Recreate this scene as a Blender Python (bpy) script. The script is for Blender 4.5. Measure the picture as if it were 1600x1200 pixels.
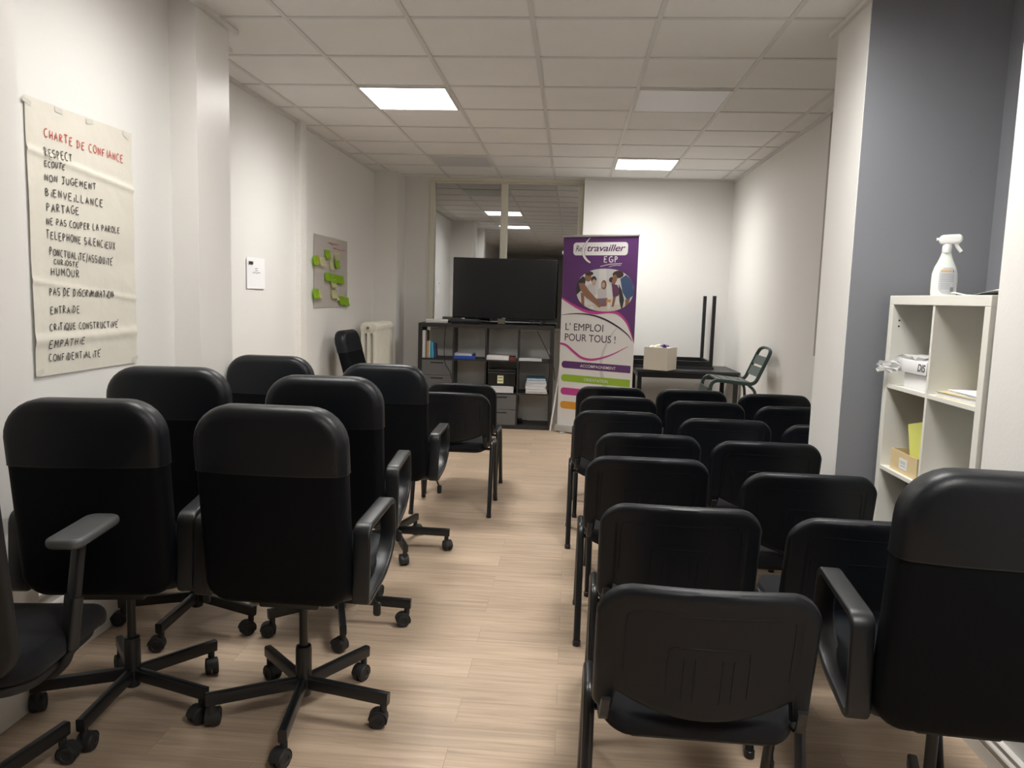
import bpy, bmesh, math, random
from mathutils import Vector, Matrix
random.seed(7)
for o in list(bpy.data.objects):
    bpy.data.objects.remove(o)
S = bpy.context.scene
COL = S.collection
PI = math.pi
R = math.radians

# ------------------------------------------------------------------ camera, world, exposure
def camera_setup():
    f, yaw, pitch, roll = 1196.0, 0.07459, 0.11446, 0.02984
    cy, sy, cp, sp = math.cos(yaw), math.sin(yaw), math.cos(pitch), math.sin(pitch)
    F = Vector((-sy*cp, cy*cp, -sp)); r = Vector((cy, sy, 0)); u = r.cross(F)
    c, s = math.cos(roll), math.sin(roll)
    r2 = c*r + s*u; u2 = -s*r + c*u
    cam = bpy.data.cameras.new('camera'); o = bpy.data.objects.new('camera', cam)
    cam.sensor_fit = 'HORIZONTAL'; cam.sensor_width = 36.0; cam.lens = f/1600*36.0
    cam.clip_start = 0.05
    m = Matrix((( r2.x, u2.x, -F.x, 0), (r2.y, u2.y, -F.y, 0), (r2.z, u2.z, -F.z, 1.44), (0, 0, 0, 1)))
    o.matrix_world = m
    COL.objects.link(o); S.camera = o
camera_setup()
W = bpy.data.worlds.new('world'); S.world = W; W.use_nodes = True
W.node_tree.nodes['Background'].inputs[0].default_value = (0.02, 0.02, 0.022, 1)
W.node_tree.nodes['Background'].inputs[1].default_value = 1.0
S.view_settings.view_transform = 'Standard'; S.view_settings.look = 'None'
S.view_settings.gamma = 1.0; S.view_settings.use_curve_mapping = False
S.view_settings.exposure = 1.88
LAMP = 9.2            # radiance of the lit ceiling panels

# ------------------------------------------------------------------ materials
MATS = {}
def mat(name, col, rough=0.5, metal=0.0, spec=0.5, bump=None, noise=None, coat=0.0, sheen=0.0):
    """bump = (scale, strength[, distance]); noise = (scale, amount) colour variation"""
    m = bpy.data.materials.new(name); m.use_nodes = True
    nt = m.node_tree; b = nt.nodes['Principled BSDF']
    b.inputs['Base Color'].default_value = (*col, 1)
    b.inputs['Roughness'].default_value = rough
    b.inputs['Metallic'].default_value = metal
    b.inputs['Specular IOR Level'].default_value = spec
    b.inputs['Coat Weight'].default_value = coat
    b.inputs['Sheen Weight'].default_value = sheen
    tc = nt.nodes.new('ShaderNodeTexCoord')
    if noise:
        n = nt.nodes.new('ShaderNodeTexNoise'); n.inputs['Scale'].default_value = noise[0]; n.inputs['Detail'].default_value = 4
        nt.links.new(tc.outputs['Object'], n.inputs['Vector'])
        mx = nt.nodes.new('ShaderNodeMix'); mx.data_type = 'RGBA'
        a = noise[1]
        mx.inputs[6].default_value = (*[max(0, c*(1-a)) for c in col], 1)
        mx.inputs[7].default_value = (*[min(1, c*(1+a)) for c in col], 1)
        nt.links.new(n.outputs['Fac'], mx.inputs[0]); nt.links.new(mx.outputs[2], b.inputs['Base Color'])
    if bump:
        n = nt.nodes.new('ShaderNodeTexNoise'); n.inputs['Scale'].default_value = bump[0]; n.inputs['Detail'].default_value = 3
        nt.links.new(tc.outputs['Object'], n.inputs['Vector'])
        bp = nt.nodes.new('ShaderNodeBump'); bp.inputs['Strength'].default_value = bump[1]
        bp.inputs['Distance'].default_value = bump[2] if len(bump) > 2 else 0.002
        nt.links.new(n.outputs['Fac'], bp.inputs['Height']); nt.links.new(bp.outputs['Normal'], b.inputs['Normal'])
    MATS[name] = m
    return m
def emit(name, col, strength):
    m = bpy.data.materials.new(name); m.use_nodes = True; nt = m.node_tree
    b = nt.nodes['Principled BSDF']; b.inputs['Base Color'].default_value = (.8, .8, .8, 1)
    b.inputs['Emission Color'].default_value = (*col, 1)
    # prismatic diffuser: throws more light straight down than sideways
    g = nt.nodes.new('ShaderNodeNewGeometry'); d = nt.nodes.new('ShaderNodeVectorMath'); d.operation = 'DOT_PRODUCT'
    nt.links.new(g.outputs['Incoming'], d.inputs[0]); nt.links.new(g.outputs['Normal'], d.inputs[1])
    k = nt.nodes.new('ShaderNodeMath'); k.operation = 'MULTIPLY_ADD'; k.inputs[1].default_value = strength*1.5; k.inputs[2].default_value = strength*.08
    nt.links.new(d.outputs['Value'], k.inputs[0]); nt.links.new(k.outputs[0], b.inputs['Emission Strength'])
    return m

WALLC = (0.80, 0.79, 0.765)
m_wall = mat('wall_paint', WALLC, 0.55, bump=(90, 0.18, 0.003))
m_pillar = mat('pillar_gloss_paint', (0.82, 0.80, 0.77), 0.35, bump=(60, 0.12, 0.003))
m_post = mat('rough_plaster', (0.84, 0.82, 0.785), 0.6, bump=(70, 0.8, 0.006))
m_grey = mat('slate_grey_paint', (0.22, 0.225, 0.25), 0.6, bump=(90, 0.2, 0.003))
m_base = mat('skirting_white', (0.78, 0.76, 0.72), 0.3)
m_dark_base = mat('skirting_dark', (0.06, 0.06, 0.062), 0.5)
m_tile = mat('ceiling_tile', (0.84, 0.835, 0.82), 0.9, bump=(160, 0.25, 0.002), noise=(3, 0.04))
m_grid = mat('ceiling_grid_metal', (0.70, 0.695, 0.68), 0.5)
m_light = emit('light_diffuser', (1.0, 0.975, 0.935), LAMP)
m_light_near = emit('soft_light_diffuser', (1.0, 0.975, 0.935), LAMP*.58)
m_unlit = mat('unlit_diffuser', (0.80, 0.82, 0.86), 0.4)
m_unlit_grey = mat('unlit_grey_diffuser', (0.55, 0.55, 0.56), 0.4)
m_frame_white = mat('white_painted_metal', (0.75, 0.74, 0.71), 0.4)
m_cream = mat('cream_window_paint', (0.74, 0.71, 0.60), 0.4)
m_panel = mat('pale_panel', (0.84, 0.83, 0.79), 0.3)
m_trimgrey = mat('taupe_trim', (0.36, 0.33, 0.30), 0.5)
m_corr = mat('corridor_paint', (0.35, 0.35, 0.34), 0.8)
m_leather = mat('black_leather', (0.0028, 0.0045, 0.0072), 0.42, spec=0.38, bump=(260, 0.25, 0.0012))
m_leather_back = mat('black_leather_back', (0.0022, 0.0030, 0.0045), 0.60, spec=0.12, bump=(260, 0.2, 0.0012))
m_plastic = mat('black_plastic', (0.009, 0.0102, 0.012), 0.40, bump=(400, 0.1, 0.0008))
m_shell = mat('black_chair_shell', (0.0040, 0.0056, 0.0085), 0.45, spec=0.33, bump=(500, 0.3, 0.001))
m_fabric = mat('black_fabric', (0.009, 0.009, 0.011), 0.95, spec=0.2, bump=(700, 0.5, 0.001), sheen=0.05)
m_metal = mat('black_steel', (0.010, 0.011, 0.0125), 0.32, bump=(300, 0.05, 0.0005))
m_rubber = mat('caster_rubber', (0.018, 0.018, 0.019), 0.6)
m_darkplastic = mat('charcoal_plastic', (0.012, 0.0125, 0.0135), 0.55, spec=0.35)
m_padgrey = mat('grey_arm_pad', (0.07, 0.072, 0.073), 0.45)
m_blackwood = mat('black_brown_veneer', (0.022, 0.020, 0.019), 0.45, noise=(8, 0.2))
m_insert = mat('grey_drawer_front', (0.13, 0.13, 0.132), 0.35)
m_whitewood = mat('white_melamine', (0.78, 0.77, 0.71), 0.35)
m_tvframe = mat('tv_bezel', (0.008, 0.008, 0.009), 0.35)
m_tvscreen = mat('tv_screen', (0.016, 0.017, 0.019), 0.16, spec=1.0)
m_paper = mat('white_paper', (0.80, 0.80, 0.80), 0.7)
m_notice = mat('bright_white_paper', (0.88, 0.88, 0.90), 0.7)
m_paperedge = mat('paper_edges', (0.66, 0.67, 0.70), 0.8, noise=(150, 0.25))
m_flip = mat('flipchart_paper', (0.73, 0.695, 0.61), 0.42, bump=(5, 0.5, 0.02))
m_flip2 = mat('flipchart_paper_grey', (0.47, 0.435, 0.405), 0.7, bump=(5, 0.4, 0.02))
m_tape = mat('clear_tape', (0.68, 0.66, 0.60), 0.2)
m_ink = mat('black_marker_ink', (0.035, 0.033, 0.035), 0.6)
m_redink = mat('red_marker_ink', (0.55, 0.06, 0.05), 0.6)
m_greyink = mat('grey_print', (0.22, 0.22, 0.23), 0.7)
m_green = mat('green_sticky', (0.42, 0.70, 0.03), 0.7)
m_pale = mat('pale_yellow_sticky', (0.84, 0.84, 0.52), 0.7)
m_yellow = mat('yellow_sticky', (0.62, 0.62, 0.10), 0.7)
m_banner = mat('banner_white', (0.74, 0.73, 0.72), 0.45)
m_purple = mat('banner_purple', (0.105, 0.030, 0.145), 0.45)
m_pink = mat('banner_magenta', (0.50, 0.05, 0.27), 0.45)
m_lime = mat('banner_green', (0.28, 0.46, 0.03), 0.45)
m_orange = mat('banner_orange', (0.66, 0.30, 0.03), 0.45)
m_darkprint = mat('banner_dark_print', (0.045, 0.025, 0.06), 0.5)
m_ghost = mat('banner_pale_grey_print', (0.58, 0.57, 0.57), 0.45)
m_silver = mat('anodised_aluminium', (0.55, 0.54, 0.53), 0.35, metal=0.6)
m_tabletop = mat('black_laminate', (0.028, 0.028, 0.030), 0.4)
m_sage = mat('dark_sage_metal', (0.040, 0.068, 0.062), 0.4)
m_bin = mat('ecru_box_fabric', (0.58, 0.54, 0.46), 0.85, bump=(500, 0.3, 0.001))
m_ribbon = mat('purple_ribbon', (0.10, 0.03, 0.22), 0.5)
m_radiator = mat('radiator_enamel', (0.80, 0.775, 0.68), 0.35)
m_bottle = mat('translucent_white_plastic', (0.70, 0.74, 0.69), 0.35)
m_bottlehead = mat('white_trigger_plastic', (0.82, 0.82, 0.80), 0.35)
m_label = mat('grey_label', (0.50, 0.51, 0.54), 0.5)
m_orangeprint = mat('orange_print', (0.62, 0.33, 0.07), 0.5)
m_card = mat('cream_cardboard', (0.68, 0.54, 0.30), 0.7)
m_teal = mat('teal_plastic', (0.02, 0.20, 0.20), 0.4)
m_lemon = mat('lemon_paper', (0.70, 0.72, 0.18), 0.7)
m_manila = mat('manila_folder', (0.66, 0.55, 0.26), 0.7)
m_blue = mat('blue_binder', (0.02, 0.08, 0.42), 0.4)
m_redbook = mat('dark_red_cover', (0.20, 0.03, 0.03), 0.5)
m_tealbook = mat('teal_book', (0.04, 0.28, 0.36), 0.5)
m_skybook = mat('sky_book', (0.08, 0.42, 0.60), 0.5)
m_navybook = mat('navy_book', (0.03, 0.04, 0.16), 0.5)
m_tanbook = mat('tan_book', (0.48, 0.33, 0.16), 0.6)
m_browncover = mat('brown_cover', (0.25, 0.19, 0.14), 0.6)
m_salmon = mat('salmon_folder', (0.55, 0.26, 0.16), 0.6)
m_bluepaper = mat('blue_folder', (0.10, 0.28, 0.42), 0.6)
m_cable = mat('black_cable', (0.01, 0.01, 0.01), 0.5)
m_cableclear = mat('grey_plastic', (0.45, 0.44, 0.40), 0.5)

def floor_material():
    m = bpy.data.materials.new('vinyl_oak_planks'); m.use_nodes = True
    nt = m.node_tree; N = nt.nodes; L = nt.links; b = N['Principled BSDF']
    tc = N.new('ShaderNodeTexCoord')
    br = N.new('ShaderNodeTexBrick'); br.offset = 0.37; br.inputs['Scale'].default_value = 1.0
    br.inputs['Brick Width'].default_value = 0.92; br.inputs['Row Height'].default_value = 0.152
    br.inputs['Mortar Size'].default_value = 0.0009; br.inputs['Mortar Smooth'].default_value = 0.3
    br.inputs['Bias'].default_value = 0.0
    br.inputs['Color1'].default_value = (0.0, 0.0, 0.0, 1); br.inputs['Color2'].default_value = (1, 1, 1, 1)
    br.inputs['Mortar'].default_value = (0.5, 0.5, 0.5, 1)
    L.new(tc.outputs['Object'], br.inputs['Vector'])
    mp = N.new('ShaderNodeMapping'); mp.inputs['Scale'].default_value = (1.5, 26, 1)
    L.new(tc.outputs['Object'], mp.inputs['Vector'])
    ad = N.new('ShaderNodeVectorMath'); ad.operation = 'ADD'
    sc = N.new('ShaderNodeVectorMath'); sc.operation = 'SCALE'; sc.inputs['Scale'].default_value = 17.0
    L.new(br.outputs['Color'], sc.inputs[0]); L.new(mp.outputs['Vector'], ad.inputs[0]); L.new(sc.outputs['Vector'], ad.inputs[1])
    n1 = N.new('ShaderNodeTexNoise'); n1.inputs['Scale'].default_value = 1.6; n1.inputs['Detail'].default_value = 7
    n1.inputs['Roughness'].default_value = 0.62; n1.inputs['Distortion'].default_value = 0.6
    L.new(ad.outputs['Vector'], n1.inputs['Vector'])
    ramp = N.new('ShaderNodeValToRGB')
    ramp.color_ramp.elements[0].position = 0.30; ramp.color_ramp.elements[0].color = (0.39, 0.290, 0.208, 1)
    ramp.color_ramp.elements[1].position = 0.72; ramp.color_ramp.elements[1].color = (0.60, 0.470, 0.345, 1)
    e = ramp.color_ramp.elements.new(0.5); e.color = (0.50, 0.380, 0.275, 1)
    L.new(n1.outputs['Fac'], ramp.inputs['Fac'])
    hs = N.new('ShaderNodeMix'); hs.data_type = 'RGBA'; hs.blend_type = 'MULTIPLY'; hs.inputs[0].default_value = 1.0
    mr = N.new('ShaderNodeMapRange'); mr.inputs['To Min'].default_value = 0.90; mr.inputs['To Max'].default_value = 1.08
    L.new(br.outputs['Color'], mr.inputs['Value'])
    cb = N.new('ShaderNodeCombineColor')
    for i in range(3): L.new(mr.outputs['Result'], cb.inputs[i])
    L.new(ramp.outputs['Color'], hs.inputs[6]); L.new(cb.outputs['Color'], hs.inputs[7])
    mo = N.new('ShaderNodeMix'); mo.data_type = 'RGBA'
    mo.inputs[7].default_value = (0.17, 0.12, 0.09, 1)
    ml = N.new('ShaderNodeMath'); ml.operation = 'MULTIPLY'; ml.inputs[1].default_value = 0.55
    L.new(br.outputs['Fac'], ml.inputs[0]); L.new(ml.outputs[0], mo.inputs[0]); L.new(hs.outputs[2], mo.inputs[6])
    L.new(mo.outputs[2], b.inputs['Base Color'])
    b.inputs['Roughness'].default_value = 0.42; b.inputs['Specular IOR Level'].default_value = 0.45
    bp = N.new('ShaderNodeBump'); bp.inputs['Strength'].default_value = 0.08; bp.inputs['Distance'].default_value = 0.002
    L.new(n1.outputs['Fac'], bp.inputs['Height']); L.new(bp.outputs['Normal'], b.inputs['Normal'])
    return m
m_floor = floor_material()

def glass_material():
    m = bpy.data.materials.new('partition_glass'); m.use_nodes = True
    nt = m.node_tree; N = nt.nodes; L = nt.links
    N.remove(N['Principled BSDF']); out = N['Material Output']
    tr = N.new('ShaderNodeBsdfTransparent'); tr.inputs[0].default_value = (0.62, 0.64, 0.63, 1)
    gl = N.new('ShaderNodeBsdfGlossy'); gl.inputs['Color'].default_value = (0.95, 0.96, 0.97, 1); gl.inputs['Roughness'].default_value = 0.015
    mx = N.new('ShaderNodeMixShader'); mx.inputs[0].default_value = 0.50
    L.new(tr.outputs[0], mx.inputs[1]); L.new(gl.outputs[0], mx.inputs[2]); L.new(mx.outputs[0], out.inputs['Surface'])
    return m
m_glass = glass_material()

# ------------------------------------------------------------------ mesh helpers
def obj(name, bm, m, parent=None, smooth=True, loc=None, rot=None):
    bmesh.ops.recalc_face_normals(bm, faces=bm.faces[:])
    me = bpy.data.meshes.new(name); bm.to_mesh(me); bm.free()
    for mm in (m if isinstance(m, (list, tuple)) else [m]): me.materials.append(mm)
    if smooth:
        for p in me.polygons: p.use_smooth = True
        me.set_sharp_from_angle(angle=R(38))
    o = bpy.data.objects.new(name, me); COL.objects.link(o)
    if parent: o.parent = parent
    if loc: o.location = loc
    if rot: o.rotation_euler = rot
    return o
def tag(o, label=None, cat=None, group=None, kind=None):
    if label: o['label'] = label
    if cat: o['category'] = cat
    if group: o['group'] = group
    if kind: o['kind'] = kind
    return o
def thing(name, label, cat, loc=(0, 0, 0), rz=0, group=None):
    o = bpy.data.objects.new(name, None); COL.objects.link(o); o.empty_display_size = 0.1
    o.location = loc; o.rotation_euler = (0, 0, rz)
    return tag(o, label, cat, group)
def struct(name, bm, m, parent=None, smooth=False):
    o = obj(name, bm, m, parent, smooth)
    if not parent: o['kind'] = 'structure'
    return o
def copy_tree(o, parent=None):
    c = o.copy(); COL.objects.link(c)
    if parent: c.parent = parent
    for ch in list(o.children): copy_tree(ch, c)
    return c
B = bmesh.new
def box(bm, x0, y0, z0, x1, y1, z1, bev=0.0, seg=2, M=None, mi=0):
    vs = [bm.verts.new((x, y, z)) for x in (x0, x1) for y in (y0, y1) for z in (z0, z1)]
    q = [(0, 1, 3, 2), (4, 6, 7, 5), (0, 4, 5, 1), (2, 3, 7, 6), (0, 2, 6, 4), (1, 5, 7, 3)]
    fs = [bm.faces.new([vs[i] for i in f]) for f in q]
    for f in fs: f.material_index = mi
    if bev:
        es = list({e for f in fs for e in f.edges})
        r = bmesh.ops.bevel(bm, geom=es, offset=bev, segments=seg, affect='EDGES', profile=0.5)
        vs = list({v for f in r['faces'] for v in f.verts} | {v for v in vs if v.is_valid})
        for f in r['faces']: f.material_index = mi
    if M is not None:
        for v in vs: v.co = M @ v.co
    return vs
def prism(bm, poly, z0, z1, axis='z', mi=0):
    """extrude a 2D polygon along an axis"""
    def P(a, b, c):
        return {'z': (a, b, c), 'y': (a, c, b), 'x': (c, a, b)}[axis]
    lo = [bm.verts.new(P(a, b, z0)) for a, b in poly]; hi = [bm.verts.new(P(a, b, z1)) for a, b in poly]
    n = len(poly); fs = [bm.faces.new(lo[::-1]), bm.faces.new(hi)]
    for i in range(n): fs.append(bm.faces.new((lo[i], lo[(i+1) % n], hi[(i+1) % n], hi[i])))
    for f in fs: f.material_index = mi
def lathe(bm, prof, seg=24, c=(0, 0, 0), axis='z', sx=1, sy=1):
    rings = []
    for r, z in prof:
        ring = []
        for k in range(seg):
            a = 2*PI*k/seg; x, y = r*math.cos(a)*sx, r*math.sin(a)*sy
            p = {'z': (x, y, z), 'x': (z, x, y), 'y': (x, z, y)}[axis]
            ring.append(bm.verts.new((c[0]+p[0], c[1]+p[1], c[2]+p[2])))
        rings.append(ring)
    for a, b in zip(rings, rings[1:]):
        for k in range(seg): bm.faces.new((a[k], a[(k+1) % seg], b[(k+1) % seg], b[k]))
    bm.faces.new(rings[0][::-1]); bm.faces.new(rings[-1])
def rounded_pts(pts, rad, n=5, closed=False):
    pts = [Vector(p) for p in pts]; out = []
    N = len(pts)
    for i, p in enumerate(pts):
        if not closed and i in (0, N-1): out.append(p); continue
        a, b = pts[i-1], pts[(i+1) % N]
        r = rad[i] if isinstance(rad, (list, tuple)) else rad
        da, db = (a-p), (b-p); r = min(r, da.length*0.49, db.length*0.49)
        if r < 1e-5: out.append(p); continue
        p0, p1 = p+da.normalized()*r, p+db.normalized()*r
        for k in range(n+1):
            t = k/n; out.append((1-t)**2*p0 + 2*t*(1-t)*p + t*t*p1)
    return out
def tube(bm, pts, prof, closed=False, up=(0, 0, 1), cap=True):
    """sweep a 2D profile (list of (a,b)): a along the side vector, b along the other"""
    pts = [Vector(p) for p in pts]; up = Vector(up); N = len(pts); rings = []
    for i, p in enumerate(pts):
        if closed: t = (pts[(i+1) % N]-pts[i-1])
        else: t = pts[min(i+1, N-1)]-pts[max(i-1, 0)]
        t.normalize()
        s = t.cross(up)
        if s.length < 1e-3: s = t.cross(Vector((0, 1, 0)) if abs(t.y) < .9 else Vector((1, 0, 0)))
        s.normalize(); w = s.cross(t)
        rings.append([bm.verts.new(p+s*a+w*b) for a, b in prof])
    n = len(prof)
    rng = range(N) if closed else range(N-1)
    for i in rng:
        a, b = rings[i], rings[(i+1) % N]
        for k in range(n): bm.faces.new((a[k], a[(k+1) % n], b[(k+1) % n], b[k]))
    if not closed and cap:
        bm.faces.new(rings[0][::-1]); bm.faces.new(rings[-1])
def circ(r, n=10, ry=None):
    return [(r*math.cos(2*PI*k/n), (ry or r)*math.sin(2*PI*k/n)) for k in range(n)]
def rrect(w, h, r, n=3):
    out = []
    for cx, cy, a0 in ((w/2-r, h/2-r, 0), (-w/2+r, h/2-r, 90), (-w/2+r, -h/2+r, 180), (w/2-r, -h/2+r, 270)):
        for k in range(n+1):
            a = R(a0+90*k/n); out.append((cx+r*math.cos(a), cy+r*math.sin(a)))
    return out
def cushion(bm, w, h, t, rc, re, bulge=0.0, fn=None, c=(0, 0, 0), axes='xz', rc2=None, n=8, taper=0.0):
    """soft slab: outline w x h (corner rc; bottom corners rc2), thickness t with edge radius re"""
    rc2 = rc2 or rc
    def outline(d):
        pts = []
        for cx, cy, a0, r in ((w/2, h/2, 0, rc), (-w/2, h/2, 90, rc), (-w/2, -h/2, 180, rc2), (w/2, -h/2, 270, rc2)):
            sx, sy = (1 if cx > 0 else -1), (1 if cy > 0 else -1)
            for k in range(n+1):
                a = R(a0+90*k/n); rr = max(r-d, 0.002)
                x, y = cx-sx*(rr+d)+rr*math.cos(a), cy-sy*(rr+d)+rr*math.sin(a)
                x *= 1 + taper*(y/h)
                pts.append((x, y))
        return pts
    prof = []
    for k in range(6):
        a = PI/2*k/5; prof.append((re*(1-math.sin(a)), -t/2+re*(1-math.cos(a)) ))
    prof = [(re*(1-math.sin(PI/2*k/5)), -(t/2-re) - re*math.cos(PI/2*k/5)) for k in range(6)]
    prof = prof + [(d, -y) for d, y in prof[::-1]]
    rings = []
    def put(x, y, d):
        p = {'xz': (c[0]+x, c[1]+d, c[2]+y), 'xy': (c[0]+x, c[1]+y, c[2]+d)}[axes]
        if fn: p = fn(*p)
        return bm.verts.new(p)
    base = outline(re)
    for s in (0.25, 0.6, 0.85):
        rings.append([put(x*s, y*s, -t/2 - bulge*(1-s*s)) for x, y in base])
    for d, dep in prof: rings.append([put(x, y, dep) for x, y in outline(d)])
    for s in (0.85, 0.6, 0.25):
        rings.append([put(x*s, y*s, t/2 + bulge*(1-s*s)) for x, y in base])
    N = len(base)
    for a, b in zip(rings, rings[1:]):
        for k in range(N): bm.faces.new((a[k], a[(k+1) % N], b[(k+1) % N], b[k]))
    bm.faces.new(rings[0][::-1]); bm.faces.new(rings[-1])

# ------------------------------------------------------------------ the room
CE = 2.754
bm = B(); box(bm, -2.6, -8.4, -0.1, 2.4, 9.0, 0.0); struct('floor', bm, m_floor)
bm = B(); box(bm, -2.6, -8.4, CE, 2.4, 9.0, CE+0.1); ceiling = struct('ceiling', bm, m_tile)
# exposed T-bar grid of the suspended ceiling
bm = B()
for i in range(-3, 6):
    x = 0.6*i-0.840; box(bm, x-.012, -8.3, CE-.006, x+.012, 8.85, CE+.02)
for j in range(-20, 9):
    y = 3.797+0.6*j
    if y < 8.8: box(bm, -2.4, y-.012, CE-.0055, 2.3, y+.012, CE+.02)
struct('ceiling_grid', bm, m_grid, ceiling)

def wall(name, x0, y0, x1, y1, m, z0=0, z1=CE):
    bm = B(); box(bm, x0, y0, z0, x1, y1, z1); return struct(name, bm, m)
wall('wall_left', -2.35, -8.4, -2.205, 8.9, m_wall)
wall('wall_left_poster', -2.205, 2.40, -1.92, 3.586, m_wall)
wall('wall_left_near_pillar', -2.205, 2.15, -1.785, 2.395, m_pillar)
wall('wall_left_pillar', -2.205, 3.586, -1.788, 3.931, m_pillar)
wall('wall_left_post', -2.205, 6.005, -2.160, 6.14, m_post)
wall('wall_left_column', -2.205, 8.41, -1.945, 8.82, m_wall)
wall('wall_back_left', -1.945, 8.82, -1.66, 8.92, m_wall)
wall('wall_back_right', 0.090, 8.65, 1.71, 8.92, m_wall)
wall('wall_right', 1.71, 3.93, 1.85, 8.92, m_wall)
wall('wall_right_pillar', 1.222, 3.53, 1.80, 3.931, m_wall)
wall('wall_right_niche_back', 1.80, 2.63, 1.9, 3.931, m_grey)
# slate grey paint on the pillar's side inside the niche
wall('wall_right_niche_side', 1.226, 3.522, 1.80, 3.53, m_grey)
wall('wall_right_near', 1.385, -8.4, 1.9, 2.63, m_wall)
wall('wall_rear', -2.35, -8.4, 1.9, -8.25, m_wall)
wall('wall_above_window', -1.66, 8.80, 0.09, 8.92, m_cream, 2.715, CE)
# corridor behind the glazed partition
bm = B()
box(bm, -3.2, 8.93, -.1, 1.9, 12.6, 0); box(bm, -3.2, 8.93, 2.76, 1.9, 12.6, 2.86)
box(bm, -3.2, 12.5, 0, 1.9, 12.6, 2.76); box(bm, -3.3, 8.93, 0, -3.2, 12.6, 2.76); box(bm, 1.8, 8.93, 0, 1.9, 12.6, 2.76)
struct('wall_corridor', bm, m_corr)

# skirting boards with a stepped moulding
def skirting(name, poly, y0, y1, m):
    bm = B(); prism(bm, poly, y0, y1, 'y'); return struct(name, bm, m)
sk = [(0, 0), (.028, 0), (.028, .145), (.022, .150), (.022, .200), (.034, .208), (.038, .225), (.034, .240), (.020, .250), (.016, .285), (.026, .292), (.028, .305), (.020, .315), (0, .32)]
skirting('baseboard_left_poster', [(-1.92+a, b) for a, b in sk], 2.396, 3.585, m_base)
skirting('baseboard_left_pillar', [(-1.788+a*.6, b) for a, b in sk], 3.60, 3.92, m_base)
skirting('baseboard_left_near', [(-1.785+a*.6, b) for a, b in sk], 2.155, 2.39, m_base)
skirting('baseboard_left', [(-2.205+a*.7, b*.5) for a, b in sk], 3.94, 8.40, m_base)
skirting('baseboard_right', [(1.71-a*.6, b*.35) for a, b in sk], 3.94, 8.64, m_base)
skirting('baseboard_right_near', [(1.385-a*.6, b*.35) for a, b in sk], -8.2, 2.62, m_base)
bm = B(); box(bm, 0.095, 8.635, 0, 1.70, 8.65, 0.09); struct('baseboard_back', bm, m_dark_base)
bm = B(); box(bm, -1.94, 8.805, 0, -1.67, 8.82, 0.09); struct('baseboard_back_left', bm, m_base)
# L-profile where ceiling meets the walls
bm = B()
def angle(x0, y0, x1, y1): box(bm, x0, y0, CE-.024, x1, y1, CE-.001)
angle(-2.204, 3.94, -2.183, 8.40); angle(1.689, 3.94, 1.709, 8.64); angle(0.1, 8.63, 1.70, 8.649)
struct('trim_1', bm, m_grid)
bm = B(); angle(-1.787, 3.2, -1.765, 4.0); angle(-1.95, 3.94, -1.93, 4.29); struct('trim_2', bm, m_frame_white)
bm = B(); angle(1.20, 3.50, 1.2215, 4.0); struct('trim_3', bm, m_frame_white)
bm = B(); box(bm, 1.685, 5.42, 1.09, 1.7095, 5.46, CE-.03); struct('trim_4', bm, m_trimgrey)

# glazed partition behind the television
win = bpy.data.objects.new('window_1', None); COL.objects.link(win); win.location = (-.785, 8.85, 0); win['kind'] = 'structure'
def wpart(name, boxes, m):
    bm = B()
    for b_ in boxes:
        box(bm, b_[0]+.785, b_[1]-8.85, b_[2], b_[3]+.785, b_[4]-8.85, b_[5], .006 if m is m_cream else 0)
    return obj(name, bm, m, win, False)
wpart('window_frame', [(-1.66, 8.80, 0, -1.60, 8.90, 2.715), (0.03, 8.80, 0, 0.088, 8.90, 2.715), (-.845, 8.80, 0, -.765, 8.90, 2.70),
      (-1.60, 8.81, 2.695, 0.03, 8.89, 2.715), (-1.60, 8.645, 1.046, 0.03, 8.90, 1.075), (-1.60, 8.81, 0, .03, 8.89, .08)], m_cream)
wpart('pane', [(-1.60, 8.846, 1.07, -.845, 8.852, 2.695)], m_glass)
wpart('pane', [(-.765, 8.846, 1.07, 0.03, 8.852, 2.695)], m_glass)
wpart('lower_panel', [(-1.60, 8.655, 0, 0.03, 8.80, 1.045)], m_panel)

# ------------------------------------------------------------------ ceiling panels
def ceiling_light(i, j, lit, label, group):
    x, y = 0.6*i-0.84+.3, 3.797+.6*j+.3
    t = thing('ceiling_light' if lit else 'ceiling_panel', label, 'ceiling light', (x, y, CE-.012), 0, group)
    bm = B()
    for a in (-1, 1):
        box(bm, a*.282-.006, -.288, -.002, a*.282+.006, .288, .010); box(bm, -.276, a*.282-.006, -.002, .276, a*.282+.006, .010)
    obj('frame', bm, m_frame_white, t, False)
    bm = B(); box(bm, -.276, -.276, .001, .276, .276, .008); obj('diffuser', bm, (m_light_near if (i, j) == (-1, -2) else m_light) if lit else (m_unlit if i > 0 else m_unlit_grey), t, False)
ceiling_light(-1, 2, True, 'lit square ceiling panel, the larger one left of centre', 'lit ceiling panels')
ceiling_light(2, 6, True, 'lit square ceiling panel far right, above the banner and table', 'lit ceiling panels')
ceiling_light(2, 2, False, 'unlit pale square ceiling panel right of centre', 'unlit ceiling panels')
ceiling_light(-1, 6, False, 'unlit grey square ceiling panel in front of the window', 'unlit ceiling panels')
ceiling_light(-1, -2, True, 'lit square ceiling panel overhead on the left, just out of the picture', 'lit ceiling panels')
ceiling_light(2, -2, True, 'lit square ceiling panel overhead on the right, just out of the picture', 'lit ceiling panels')
ceiling_light(2, -6, True, 'lit square ceiling panel behind the viewer on the right', 'lit ceiling panels')

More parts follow.
